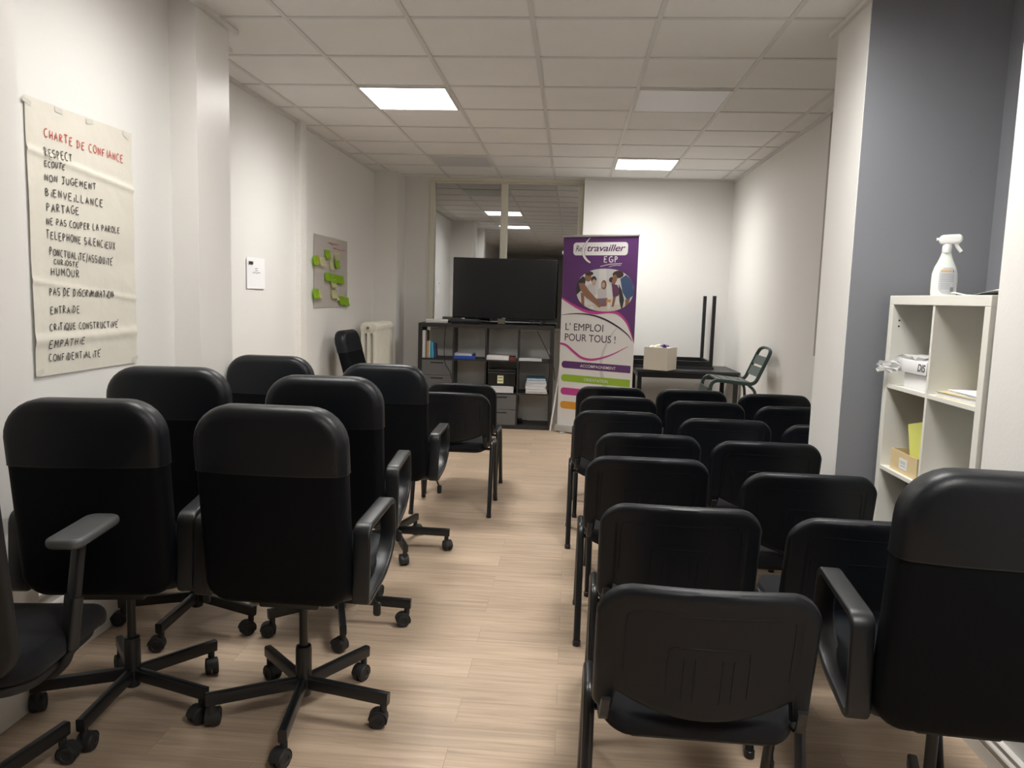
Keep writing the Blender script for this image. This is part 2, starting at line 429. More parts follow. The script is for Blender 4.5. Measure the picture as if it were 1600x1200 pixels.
# ------------------------------------------------------------------ executive office chair
STAR_R = 0.30
def caster_bm():
    bm = B(); r = .0285
    for s in (-1, 1):
        lathe(bm, [(.012, s*.003), (r-.002, s*.003), (r, s*.007), (r, s*.018), (r-.003, s*.0225), (.015, s*.023), (.013, s*.020), (.004, s*.020)], 22, (0, -.017, r), 'x')
    # hood hugging the wheels
    pts = [Vector((0, -.017+(r+.0022)*math.cos(a), r+(r+.0022)*math.sin(a))) for a in [R(-25+20*k) for k in range(11)]]
    tube(bm, pts, rrect(.0035, .042, .0015, 1), up=(1, 0, 0.001))
    box(bm, -.0025, -.017-.010, r-.004, .0025, .004, r*2, .001)
    lathe(bm, [(.011, .048), (.012, .058), (.012, .078), (.008, .082)], 14)
    return bm
CASTER = None
def star_base(t, phi, m=m_metal):
    """five legs with casters, hub sleeve"""
    global CASTER
    bm = B(); lathe(bm, [(.018, .062), (.024, .066), (.026, .075), (.027, .228), (.025, .240), (.018, .242)], 20)
    obj('base_hub', bm, m, t)
    leg_me = None
    for k in range(5):
        if leg_me is None:
            bm = B()
            prof = rrect(.027, .042, .006, 2)
            tube(bm, [(.02, 0, .110), (.12, 0, .107), (STAR_R+.012, 0, .099)], prof)
            lo = obj('base_leg', bm, m, t); leg_me = lo.data
        else:
            lo = bpy.data.objects.new('base_leg', leg_me); COL.objects.link(lo); lo.parent = t
        lo.rotation_euler = (0, 0, phi+k*2*PI/5)
        if CASTER is None:
            co = obj('caster', caster_bm(), m_rubber, lo); CASTER = co.data
        else:
            co = bpy.data.objects.new('caster', CASTER); COL.objects.link(co); co.parent = lo
        co.location = (STAR_R-.006, 0, .0); co.rotation_euler = (0, 0, random.uniform(-1.6, 1.6))

def back_fn(zb, zt, yb, yt, curve=.10):
    def fn(x, y, z):
        t = (z-zb)/(zt-zb); yy = yb+(yt-yb)*t - .018*math.sin(PI*min(max(t, 0), 1)) + curve*x*x
        return (x, y+yy, z)
    return fn
def make_exec():
    t = thing('office_chair', '', 'office chair')
    fn = back_fn(.49, 1.10, -.205, -.285)
    def shaped_back(grow):
        bm = B(); cushion(bm, .450+grow, .625+grow, .100+grow, .115, .036, .006, fn, (0, .008, .7875), 'xz', .075, taper=-.004); return bm
    bm = shaped_back(0); obj('backrest', bm, m_leather_back, t)
    # upholstered head section: same slab a hair thicker, cut off straight at the seam
    bm = shaped_back(.005)
    r = bmesh.ops.bisect_plane(bm, geom=bm.verts[:]+bm.edges[:]+bm.faces[:], plane_co=(0, 0, .905), plane_no=(0, 0, 1), clear_inner=True)
    bmesh.ops.edgeloop_fill(bm, edges=[e for e in bm.edges if e.is_boundary])
    hr = obj('headrest', bm, m_leather, t)
    bm = shaped_back(.006)
    bmesh.ops.bisect_plane(bm, geom=bm.verts[:]+bm.edges[:]+bm.faces[:], plane_co=(0, 0, .9035), plane_no=(0, 0, 1), clear_inner=True)
    bmesh.ops.bisect_plane(bm, geom=bm.verts[:]+bm.edges[:]+bm.faces[:], plane_co=(0, 0, .9065), plane_no=(0, 0, 1), clear_outer=True)
    obj('seam', bm, m_plastic, hr)
    bm = B(); cushion(bm, .49, .50, .085, .10, .035, .006, None, (0, .055, .515), 'xy', .08); obj('seat', bm, m_leather, t)
    bm = B(); box(bm, -.10, -.14, .425, .10, .12, .470, .01); obj('tilt_mechanism', bm, m_plastic, t)
    for s in (-1, 1):
        bm = B()
        loop = rounded_pts([(s*.252, -.205, .485), (s*.252, -.188, .722), (s*.258, .105, .738), (s*.260, .122, .590), (s*.256, .02, .512)],
                           [.03, .032, .032, .060, .08], 6, True)
        tube(bm, loop, rrect(.021, .054, .007, 3), True, up=(1, 0, 0))
        obj('armrest', bm, m_plastic, t)
    bm = B(); lathe(bm, [(.0145, .23), (.0145, .43)], 18); obj('gas_lift', bm, m_metal, t)
    bm = B(); tube(bm, rounded_pts([(.09, 0, .44), (.235, .0, .44), (.25, 0, .40)], .02, 4), circ(.005, 8))
    cushion(bm, .026, .05, .014, .010, .006, 0, lambda x, y, z: (x+.252, y, z+.385)); obj('tilt_lever', bm, m_plastic, t)
    return t
EXEC = make_exec()
star_base(EXEC, 0)
first_exec = True
def place_exec(x, y, heading, phi, dz, label):
    global first_exec
    t = EXEC if first_exec else copy_tree(EXEC)
    first_exec = False
    t.location = (x, y, 0); t.rotation_euler = (0, 0, heading)
    tag(t, label, 'office chair', 'black leather office chairs')
    k = 0
    for ch in t.children:
        nm = ch.name.split('.')[0]
        if nm == 'base_leg':
            ch.rotation_euler = (0, 0, phi-heading+k*2*PI/5); k += 1
            for g in ch.children: g.rotation_euler = (0, 0, random.uniform(-1.7, 1.7))
        elif nm != 'base_hub': ch.location.z = dz
    return t
place_exec(-1.462, 2.405, R(9), R(57), 0.0, 'black leather office chair below the wall poster, left of the front pair in full view')
place_exec(-.864, 2.423, R(0), R(62), 0.0, 'black leather office chair in front beside the aisle, its five-star base in full view')
place_exec(-1.571, 3.078, R(9), R(53.9), .03, 'black leather office chair in second row against the left wall')
place_exec(-.959, 3.149, R(4), R(73.1), .01, 'black leather office chair second from front along the aisle')
place_exec(-1.568, 4.15, R(2), R(20), -.008, 'black leather office chair third along left wall, only its rounded top showing')
place_exec(-.951, 4.143, R(0), R(5.9), -.03, 'black leather office chair third along the aisle, in front of the visitor chairs')
turned = place_exec(-1.70, 6.87, R(-93), R(40), 0.0, 'black leather office chair turned sideways near the white radiator')
for ch in turned.children:                        # its back is let down further than the others
    if ch.name.split('.')[0] in ('backrest', 'headrest'):
        piv = Vector((0, -.20, .50)); q = Matrix.Rotation(R(8), 3, 'X')
        ch.rotation_euler = (R(8), 0, 0); ch.location = piv - q @ piv
place_exec(.965, 1.93, R(-4), R(0), 0.0, 'large black leather office chair in right foreground cut off by picture edge')

# ------------------------------------------------------------------ mesh-back task chair, left foreground
def task_chair():
    t = thing('task_chair', 'dark task chair with grey T-shaped armrest at left picture edge', 'office chair', (-1.512, 1.77, 0), R(8))
    fn = back_fn(.50, 1.15, -.19, -.30, .22)
    bm = B(); cushion(bm, .48, .66, .03, .08, .013, 0, fn, (0, 0, .83), 'xz', .10, taper=.04); obj('backrest', bm, m_darkplastic, t)
    bm = B()
    tube(bm, rounded_pts([(0, -.02, .40), (0, -.20, .40), (0, -.25, .50), (0, -.27, .80)], .05, 5), rrect(.06, .02, .006)); obj('back_support', bm, m_plastic, t)
    def sfn(x, y, z):
        return (x, y, z - (.05*max(0, (y-.12)/.18)**2))
    bm = B(); cushion(bm, .48, .47, .07, .09, .03, .004, sfn, (0, .06, .505), 'xy', .09); obj('seat', bm, m_fabric, t)
    bm = B(); cushion(bm, .44, .42, .03, .09, .012, 0, None, (0, .05, .455), 'xy', .09); obj('seat_shell', bm, m_darkplastic, t)
    for s in (-1, 1):
        bm = B()
        tube(bm, rounded_pts([(s*.06, 0.02, .42), (s*.205, .02, .42), (s*.232, .022, .46), (s*.258, .05, .775)], .05, 5), rrect(.05, .022, .008))
        a = obj('armrest', bm, m_darkplastic, t)
        bm = B(); tube(bm, [(s*.2345, .0245, .49), (s*.2455, .0365, .625)], rrect(.058, .032, .010)); obj('height_sleeve', bm, m_plastic, a)
        bm = B(); cushion(bm, .095, .25, .026, .035, .011, .002, None, (s*.262, .07, .790), 'xy', .03); obj('arm_pad', bm, m_padgrey, a)
    bm = B(); lathe(bm, [(.0145, .215), (.0145, .42)], 18); obj('gas_lift', bm, m_metal, t)
    star_base(t, R(84-8))
task_chair()

# ------------------------------------------------------------------ visitor stacking chair
def make_visitor():
    t = thing('visitor_chair', '', 'chair')
    hw = .250
    def ys(x, z): return -.275 + (.82-z)*.20 + .85*x*x
    def zt(x):
        a = abs(x); arch = .81+.012*(1-(a/hw)**2); rc = .085
        if a > hw-rc: return arch - (rc - math.sqrt(max(rc*rc-(a-hw+rc)**2, 0)))
        return arch
    def zb(x):
        a = abs(x)
        if a < .198: return .487 + .05*(a/.198)**2
        if a < .206: return .537 - .055*(a-.198)/.008
        if a < .23: return .482
        return .482 + .018*((a-.23)/(hw-.23))**2
    xs = sorted({round(s*v, 5) for s in (-1, 1) for v in (0, .03, .06, .09, .12, .15, .175, .19, .198, .202, .206, .215, .223, .23, .235, .239, .2415, .246, .2485, hw)})
    NR = 22
    bm = B(); F, K = [], []
    T = .024
    for x in xs:
        cf, ck = [], []
        lo, hi = zb(x), zt(x)
        for k in range(NR+1):
            u = .5-.5*math.cos(PI*k/NR); z = lo+(hi-lo)*u
            d = min(hw-abs(x), (z-lo)*1.3 if abs(x) < .2 else (z-lo), (hi-z))
            q = min(max(d, 0)/.016, 1); h = math.sqrt(max(0, 1-(1-q)**2))
            inner = min(hw-abs(x), hi-z)
            rec = .0035*min(max((inner-.048)/.006, 0), 1)
            cf.append(bm.verts.new((x, ys(x, z)+.004, z))); ck.append(bm.verts.new((x, ys(x, z)-T*h+rec, z)))
        F.append(cf); K.append(ck)
    for i in range(len(xs)-1):
        for k in range(NR):
            bm.faces.new((F[i][k], F[i+1][k], F[i+1][k+1], F[i][k+1])); bm.faces.new((K[i][k], K[i][k+1], K[i+1][k+1], K[i+1][k]))
        bm.faces.new((F[i][0], K[i][0], K[i+1][0], F[i+1][0])); bm.faces.new((F[i][NR], F[i+1][NR], K[i+1][NR], K[i][NR]))
    for c in (0, -1):
        for k in range(NR): bm.faces.new((F[c][k], F[c][k+1], K[c][k+1], K[c][k]))
    # raised lines pressed into the shell: outer panel outline, centre panel, ribs
    def ridge(pts, closed, r=.0014):
        P = [Vector((x, ys(x, z)-T+.0032, z)) for x, z in pts]
        tube(bm, P, circ(r, 6), closed, up=(0, 1, 0))
    ridge([(x, z) for x, z in [(-.185, .60)]+[(-.185, .60+.03*i) for i in range(1, 5)]+[(-.183, .748), (-.172, .759)]+[(-.15+.03*i, .762) for i in range(11)]+[(.172, .759), (.183, .748)]+[(.185, .72-.03*i) for i in range(5)]], False)
    ridge([(-.09, .56), (-.09, .60), (-.09, .65), (-.088, .676), (-.08, .682), (-.04, .683), (0, .683), (.04, .683), (.08, .682), (.088, .676), (.09, .65), (.09, .60), (.09, .56)], False, .0014)
    for x in (-.055, -.03, .03, .055): ridge([(x, .545), (x, .60), (x, .655)], False, .0014)
    obj('back_shell', bm, m_shell, t)
    bm = B(); cushion(bm, .43, .27, .030, .08, .013, .004, lambda x, y, z: (x, y+ys(x, z)+.020, z), (0, 0, .665), 'xz', .05); obj('back_pad', bm, m_fabric, t)
    def sfn(x, y, z): return (x, y - (.085*(1-(x/.24)**2) if y < 0 else 0)*min(1, -y/.2 if y < 0 else 0), z - .03*max(0, (y-.14)/.08)**2*0.5)
    bm = B(); cushion(bm, .455, .41, .058, .07, .024, .004, sfn, (0, .035, .455), 'xy', .06); obj('seat', bm, m_fabric, t)
    bm = B(); cushion(bm, .40, .36, .018, .06, .008, 0, sfn, (0, .035, .425), 'xy', .05); obj('seat_underside', bm, m_plastic, t)
    pr = circ(.016, 12, .0145)
    for s in (-1, 1):
        for f in (-1, 1):
            bm = B()
            pts = rounded_pts([(s*.254, 0, .465), (s*.254, f*.085, .465), (s*.257, f*.215, .004)], .045, 6)
            tube(bm, pts, pr, up=(1, 0, 0))
            lathe(bm, [(.014, 0), (.0165, .001), (.0165, .022), (.0145, .024)], 12, (s*.257, f*.2155, 0))
            obj('leg', bm, m_metal, t)
        bm = B(); tube(bm, rounded_pts([(s*.245, -.02, .452), (s*.224, -.10, .452), (s*.224, -.195, .462), (s*.220, -.222, .53)], .03, 5), rrect(.022, .010, .003)); obj('back_bracket', bm, m_metal, t)
    bm = B()
    for y in (-.07, .07): tube(bm, [(-.25, y, .425), (.25, y, .425)], circ(.009, 8))
    obj('seat_frame', bm, m_metal, t)
    return t
VIS = make_visitor(); first_vis = True
def place_vis(x, yb, label, rz=0.0, s=1.0, group='black visitor chairs in rows right of the aisle'):
    """yb: where the back's top edge stands"""
    global first_vis
    t = VIS if first_vis else copy_tree(VIS)
    first_vis = False
    t.location = (x - math.sin(rz)*.28, yb+.28*math.cos(rz), 0); t.rotation_euler = (0, 0, rz); t.scale = (s, s, s)
    tag(t, label, 'chair', group)
for x, y, rz, lab in [
    (.332, 1.615, -.5, 'black visitor chair nearest of all in right foreground, first along the aisle'),
    (.362, 2.29, -1, 'black visitor chair second from front along the right side of the aisle'),
    (.330, 3.00, 0, 'black visitor chair third from front along the right side of the aisle'),
    (.385, 3.54, 0, 'black visitor chair fourth from front on right of aisle, set slightly inward'),
    (.285, 4.24, 0, 'black visitor chair fifth along right of aisle, legs standing out in the aisle'),
    (.325, 4.88, 0, 'black visitor chair sixth along right of aisle, last but one before banner'),
    (.305, 5.42, 0, 'black visitor chair farthest along right of aisle, covering the banner foot'),
    (.925, 2.235, 0, 'black visitor chair partly hidden behind the large right-hand office chair'),
    (.915, 2.83, 0, 'black visitor chair in middle column, second from the front by white shelf'),
    (.912, 3.46, 0, 'black visitor chair in middle column, third from the front'),
    (.850, 4.10, 0, 'black visitor chair in middle column, fourth from the front'),
    (.865, 4.80, 0, 'black visitor chair in middle column, fifth, one before the farthest'),
    (.875, 5.42, 0, 'black visitor chair farthest of the middle column, under the green chair'),
    (1.385, 4.03, 0, 'black visitor chair at right wall mostly hidden by the white pillar'),
    (1.40, 4.72, 0, 'black visitor chair at right wall, middle one cut by the pillar'),
    (1.43, 5.34, 0, 'black visitor chair farthest along the right wall, beside the green chair')]:
    place_vis(x, y, lab, R(rz))
place_vis(-.745, 4.77, 'black visitor chair left of the aisle just beyond the office chairs', 0, 1, 'black visitor chairs left of the aisle')
place_vis(-.755, 5.28, 'black visitor chair left of the aisle, farther one before dark shelf', 0, 1, 'black visitor chairs left of the aisle')

# ------------------------------------------------------------------ open cube shelving
def cube_shelf(name, label, loc, rz, cols, rows, Wd, Hh, D, th, m):
    t = thing(name, label, 'shelving unit', loc, rz)
    tn = .016
    for x in (0, Wd-th):
        bm = B(); box(bm, x, 0, th, x+th, D, Hh-th, .002); obj('side_panel', bm, m, t, False)
    bm = B(); box(bm, 0, 0, Hh-th, Wd, D, Hh, .002); obj('top_panel', bm, m, t, False)
    bm = B(); box(bm, 0, 0, 0, Wd, D, th, .002); obj('bottom_panel', bm, m, t, False)
    pz = (Hh-2*th+tn)/rows; px = (Wd-2*th+tn)/cols
    for r in range(1, rows):
        z = th+r*pz-tn; bm = B(); box(bm, th, .003, z, Wd-th, D-.003, z+tn); obj('shelf', bm, m, t, False)
    for r in range(rows):
        for c in range(1, cols):
            x = th+c*px-tn; z = th+r*pz; bm = B(); box(bm, x, .003, z, x+tn, D-.003, z+pz-tn); obj('divider', bm, m, t, False)
    return t
BKL, BKA = (-1.642, 8.17, 0), .04
cube_shelf('cube_shelf', 'long black-brown open cube shelf under the television', BKL, BKA, 4, 3, 1.47, 1.124, .39, .04, m_blackwood)
BKM = Matrix.Translation(Vector(BKL)) @ Matrix.Rotation(BKA, 4, 'Z')
WSL, WSA = (1.372, 3.452, 0), R(-89.2)
ws = cube_shelf('cube_shelf', 'tall white open cube shelf standing in the grey niche', WSL, WSA, 2, 4, .79, 1.49, .39, .038, m_whitewood)
WSM = Matrix.Translation(Vector(WSL)) @ Matrix.Rotation(WSA, 4, 'Z')
bm = B()
for z in (1.385, 1.36): lathe(bm, [(.004, .0), (.004, .001)], 10, (.0385, .03, z), 'x')
obj('peg_hole', bm, m_darkplastic, ws)

def on(M, x, y, z, rz=0.0):
    """world location and heading of a spot given in a shelf's own axes"""
    v = M @ Vector((x, y, z)); return tuple(v), M.to_euler().z + rz
def shelf_thing(name, label, cat, M, x, y, z, rz=0.0, group=None):
    l, h = on(M, x, y, z, rz); return thing(name, label, cat, l, h, group)
ROWZ = (.04, .3935, .7468)         # floor of each row of the dark shelf
def page_block(t, w, d, h, mc, cover='cover', mp=None, spine=False):
    """a lying stack: pages with a cover sheet"""
    bm = B(); box(bm, -w/2, 0, 0.001, w/2, d, h-.002); obj('pages', bm, mp or m_paperedge, t, False)
    bm = B(); box(bm, -w/2-.003, -.003, h-.002, w/2+.003, d+.003, h); box(bm, -w/2-.003, -.003, 0, w/2+.003, d+.003, .0015)
    if spine: box(bm, -w/2-.003, -.006, 0, w/2+.003, -.003, h)
    obj(cover, bm, mc, t, False)
# upright books, top left cell
x = .043
for wd, hh, dd, m, lab, tilt in [(.016, .295, .21, m_paper, 'tall white document case at left end of the upper shelf cell', 0), (.012, .298, .21, m_paper, 'tall thin white folder beside the white document case', 0),
        (.014, .290, .20, m_browncover, 'tall brown book behind the shorter paperbacks', 0), (.022, .180, .13, m_tanbook, 'short tan paperback in the upper left shelf cell', 0),
        (.010, .185, .13, m_paper, 'thin white paperback between tan and teal books', 0), (.022, .182, .13, m_tealbook, 'teal paperback in the upper left shelf cell', 0),
        (.018, .170, .13, m_skybook, 'sky blue paperback leaning beside the navy book', .05), (.020, .158, .12, m_navybook, 'navy book at the right end of the book row', .10)]:
    t = shelf_thing('book', lab, 'book', BKM, x+wd/2, .03, ROWZ[2]+.0005, 0, 'books on the top left shelf')
    t.rotation_euler = (0, -tilt, t.rotation_euler.z)
    bm = B(); box(bm, -wd/2, 0, 0, wd/2, .003, hh, .0008); box(bm, -wd/2, .003, 0, -wd/2+.0015, dd, hh); box(bm, wd/2-.0015, .003, 0, wd/2, dd, hh); obj('cover', bm, m, t, False)
    bm = B(); box(bm, -wd/2+.0016, .0035, .002, wd/2-.0016, dd-.003, hh-.003); obj('pages', bm, m_paperedge, t, False)
    x += wd+.002+tilt*.16
# blue binder with papers
t = shelf_thing('ring_binder', 'blue ring binder lying in second cell of the top row', 'binder', BKM, .505, .03, ROWZ[2]+.0005, .06)
page_block(t, .225, .29, .034, m_blue, spine=True)
t = shelf_thing('paper_stack', 'loose white papers lying on the blue binder', 'papers', BKM, .48, .05, ROWZ[2]+.0345, -.08)
page_block(t, .20, .25, .022, m_paper, 'top_sheet')
t = shelf_thing('ring_binder', 'white ring binder lying beside the dark red book', 'binder', BKM, .865, .025, ROWZ[2]+.0005, -.05)
page_block(t, .235, .30, .045, m_paper, spine=True)
t = shelf_thing('book', 'small dark red book lying beside the white binder', 'book', BKM, 1.027, .03, ROWZ[2]+.0005, .03)
page_block(t, .06, .20, .036, m_redbook, spine=True)
t = shelf_thing('paper_stack', 'low stack of white papers in right cell of the top row', 'papers', BKM, 1.215, .03, ROWZ[2]+.0005, .05)
page_block(t, .25, .30, .022, m_paper, 'top_sheet')
# drawer inserts
def insert(c, r, label):
    pz, px = .3535, .3515
    x0, z0 = .04+c*px+.001, .04+r*pz+.001
    t = shelf_thing('drawer_insert', label, 'drawer box', BKM, x0, .01, z0)
    bm = B(); box(bm, 0, 0, 0, .3335, .35, .335); obj('box', bm, m_insert, t, False)
    for k, (a, b_) in enumerate(((0.002, .165), (.170, .333))):
        bm = B(); box(bm, .002, -.012, a, .3315, 0, b_, .002); d = obj('drawer_front', bm, m_insert, t, False)
        bm = B(); box(bm, .10, -.013, b_-.035, .235, -.0121, b_-.022); obj('grip_slot', bm, m_darkplastic, d, False)
insert(0, 1, 'grey two-drawer insert in middle left cell, below the books')
insert(2, 0, 'grey two-drawer insert at floor level, below the black box')
insert(1, 0, 'grey two-drawer insert at floor level behind the visitor chairs')
# black archive box with a pale note, on papers
t = shelf_thing('paper_stack', 'stack of documents lying beneath the black box', 'papers', BKM, .925, .015, ROWZ[1]+.0005, 0)
page_block(t, .24, .30, .066, m_paper, 'top_sheet')
t = shelf_thing('storage_box', 'black box with a small pale note in the middle row', 'box', BKM, .912, .05, ROWZ[1]+.067)
bm = B(); box(bm, -.152, 0, 0, .152, .28, .145, .004); obj('body', bm, m_tvframe, t, False)
bm = B(); box(bm, -.154, -.002, .145, .154, .282, .178, .004); obj('lid', bm, m_tvframe, t, False)
bm = B(); box(bm, -.045, -.0012, .03, .02, 0.0, .115); nt_ = obj('note', bm, m_pale, t, False)
bm = B()
for z in (.095, .085, .06, .052): box(bm, -.038, -0.0018, z, .012, -.0012, z+.004)
obj('writing', bm, m_ink, nt_, False)
# tall document pile made of separate folders
z = ROWZ[1]+.0005
for w, h, m, lab in [(.235, .022, m_salmon, 'salmon folder at the bottom of the right pile'), (.225, .030, m_paper, 'white folder above the salmon one in the right pile'), (.222, .030, m_label, 'grey-white folder halfway up the right pile'),
                     (.225, .034, m_paper, 'thick white folder near the top of the right pile'), (.215, .026, m_bluepaper, 'dull blue folder on top of the right pile'), (.20, .02, m_bluepaper, 'thin blue folder topmost on the right pile')]:
    t = shelf_thing('folder', lab, 'folder', BKM, 1.29+random.uniform(-.006, .006), .02+random.uniform(0, .01), z, random.uniform(-.04, .04), 'folders piled in the right shelf cell')
    page_block(t, w, .30, h, m); z += h+.0006
t = shelf_thing('power_adapter', 'small black power adapter in bottom right shelf cell', 'adapter', BKM, 1.13, .20, .0405, .2)
bm = B(); box(bm, -.024, 0, 0, .024, .08, .038, .004); obj('body', bm, m_tvframe, t); bm = B(); tube(bm, rounded_pts([(.0, .08, .015), (.02, .14, .006), (.10, .15, .004)], .03, 4), circ(.003, 6)); obj('cord', bm, m_cable, t)

# ------------------------------------------------------------------ television
tv = shelf_thing('television', 'large flat black television, switched off, on the dark cube shelf', 'television', BKM, .912, .17, 1.1245, .012)
zb_, ht, hw_ = .062, .655, .565
bm = B(); box(bm, -hw_, 0, zb_, hw_, .028, zb_+ht, .004); obj('casing', bm, m_tvframe, tv)
bm = B(); box(bm, -hw_*.7, .026, zb_+.05, hw_*.7, .065, zb_+.40, .012); obj('rear_housing', bm, m_tvframe, tv)
bm = B(); box(bm, -hw_+.008, -.0015, zb_+.016, hw_-.008, .0005, zb_+ht-.008); obj('screen', bm, m_tvscreen, tv, False)
for s in (-1, 1):
    bm = B()
    tube(bm, rounded_pts([(s*.40, .013, zb_+.01), (s*.41, .013, .03), (s*.415, -.09, .006)], .02, 4), rrect(.026, .010, .003)); tube(bm, rounded_pts([(s*.41, .013, .03), (s*.415, .11, .006)], .02, 4), rrect(.026, .010, .003))
    obj('foot', bm, m_tvframe, tv)
bm = B(); box(bm, -.02, -.002, zb_+.005, .02, -.0012, zb_+.012); obj('badge', bm, m_silver, tv, False)
# things on the shelf top
t = shelf_thing('set_top_box', 'flat black set-top box under the left of the television', 'set-top box', BKM, .50, .05, 1.1245)
bm = B(); box(bm, -.16, 0, .006, .16, .11, .052, .005); obj('body', bm, m_tvframe, t)
bm = B()
for a in (-.14, .14):
    for b_ in (.015, .095): lathe(bm, [(.008, 0), (.009, .006)], 10, (a, b_, 0))
obj('foot', bm, m_rubber, t)
t = shelf_thing('power_strip', 'white power strip on the left end of the dark shelf', 'power strip', BKM, .185, .10, 1.1245, .06)
bm = B(); box(bm, -.12, 0, 0, .12, .055, .04, .006); obj('body', bm, m_frame_white, t)
bm = B()
for k in range(4): lathe(bm, [(.019, .0402), (.019, .0408)], 16, (-.085+.05*k, .0275, 0))
obj('socket', bm, m_cableclear, t)
def cable(label, pts, r=.004, m=m_cable, rad=.08):
    bm = B(); tube(bm, rounded_pts(pts, rad, 6), circ(r, 8)); o = obj('cable', bm, m); return tag(o, label, 'cable')
def bw(x, y, z): return BKM @ Vector((x, y, z))
cable('black cable hanging down over the left shelf cells', [bw(.33, .02, 1.135), bw(.30, -.012, 1.11), bw(.285, -.012, .90), bw(.29, -.012, .70), bw(.36, -.012, .60), bw(.37, -.012, .53)])
cable('black cable running diagonally across the right shelf cells', [bw(1.20, .20, 1.165), bw(1.26, -.010, 1.12), bw(1.36, -.012, .93), bw(1.45, -.012, .76), bw(1.478, .03, .66), bw(1.49, .12, .54)])
# ------------------------------------------------------------------ flip-chart easel behind banner
t = thing('flipchart_easel', 'white flipchart easel mostly hidden behind the roll-up banner', 'easel', (.235, 8.42, 0), R(0))
bm = B(); box(bm, -.345, 0, .95, .345, .02, 1.90, .004); obj('board', bm, m_frame_white, t)
bm = B(); box(bm, -.355, -.03, .93, .355, .03, .955, .004); obj('tray', bm, m_silver, t)
for p in [((-.20, 0, 1.80), (-.42, -.22, 0)), ((.20, 0, 1.80), (.42, -.22, 0)), ((0, .03, 1.80), (0, .19, 0))]:
    bm = B(); tube(bm, p, circ(.011, 10)); obj('leg', bm, m_frame_white, t)
bm = B(); box(bm, -.36, -.02, 1.90, .36, .03, 1.94, .006); obj('clamp_rail', bm, m_frame_white, t)

# ------------------------------------------------------------------ lettering
# single-stroke marker capitals on a unit box (0..1 wide, 0..1 high)
def arc(cx, cy, rx, ry, a0, a1, n=8):
    return [(cx+rx*math.cos(R(a0+(a1-a0)*k/n)), cy+ry*math.sin(R(a0+(a1-a0)*k/n))) for k in range(n+1)]
G = {
 'A': [[(0, 0), (.42, 1), (.85, 0)], [(.15, .38), (.72, .38)]],
 'B': [[(.1, 0), (.1, 1)], [(.1, 1)]+arc(.1, .76, .5, .24, 80, -90)+arc(.1, .26, .62, .26, 90, -90)],
 'C': [arc(.5, .5, .48, .5, 60, 300)],
 'D': [[(.1, 0), (.1, 1)], arc(.05, .5, .7, .5, 95, -95)],
 'E': [[(.75, 1), (.1, .97), (.08, .02), (.75, 0)], [(.1, .52), (.6, .54)]],
 'F': [[(.75, 1), (.12, .97), (.1, 0)], [(.1, .5), (.6, .53)]],
 'G': [arc(.5, .5, .48, .5, 55, 330)+[(.92, .45), (.5, .45)]],
 'H': [[(.1, 1), (.1, 0)], [(.75, 1), (.75, 0)], [(.1, .48), (.75, .52)]],
 'I': [[(.3, 1), (.3, 0)]],
 'i': [[(.25, .62), (.25, 0)], [(.25, .88), (.28, .93)]],
 'J': [[(.1, 1), (.9, 1)], [(.55, 1), (.55, .15)]+arc(.3, .12, .25, .2, 0, -150, 5)],
 'L': [[(.1, 1), (.08, .05), (.7, 0)]],
 'M': [[(.05, 0), (.12, 1), (.45, .3), (.8, 1), (.9, 0)]],
 'N': [[(.08, 0), (.1, 1), (.75, 0), (.78, 1)]],
 'O': [arc(.45, .5, .45, .5, 100, 460, 12)],
 'P': [[(.1, 0), (.1, 1)], [(.1, 1)]+arc(.1, .74, .58, .26, 90, -90)],
 'Q': [arc(.45, .5, .45, .5, 100, 460, 12), [(.5, .3), (.9, -.1)]],
 'R': [[(.1, 0), (.1, 1)], [(.1, 1)]+arc(.1, .74, .55, .26, 90, -90)+[(.75, 0)]],
 'S': [arc(.42, .75, .36, .25, 40, 250)+arc(.42, .26, .38, .26, 90, -150)],
 'T': [[(0, 1), (.85, .98)], [(.42, 1), (.42, 0)]],
 'U': [[(.08, 1), (.08, .3)]+arc(.42, .3, .34, .3, 180, 360, 7)+[(.76, 1)]],
 'V': [[(.02, 1), (.4, 0), (.8, 1)]],
 'X': [[(.05, 1), (.8, 0)], [(.8, 1), (.05, 0)]],
 '/': [[(.05, -.25), (.55, 1.2)]],
 "'": [[(-.45, 1.12), (-.2, 1.34)]],
}
WID = {'I': .5, 'i': .48, "'": 0.02, '/': .7, ' ': .62, 'J': .95, 'M': 1.08}
def strokes(text, p0, p1, h, wr, jit=.05):
    """marker handwriting between two baseline points -> list of polylines in 2D"""
    tot = sum(WID.get(c, 1.0) for c in text)
    out = []; x = 0
    ux, uy = p1[0]-p0[0], p1[1]-p0[1]
    for c in text:
        w = WID.get(c, 1.0)
        dy = random.uniform(-.06, .06)*h; sc = random.uniform(.90, 1.08)
        if c in G:
            for st in G[c]:
                pl = []
                for a, b_ in st:
                    s = (x + a*.80)/tot
                    pl.append((p0[0]+ux*s+random.uniform(-jit, jit)*h*.3, p0[1]+uy*s+b_*h*sc+dy+random.uniform(-jit, jit)*h*.3))
                out.append(pl)
        x += w
    return out
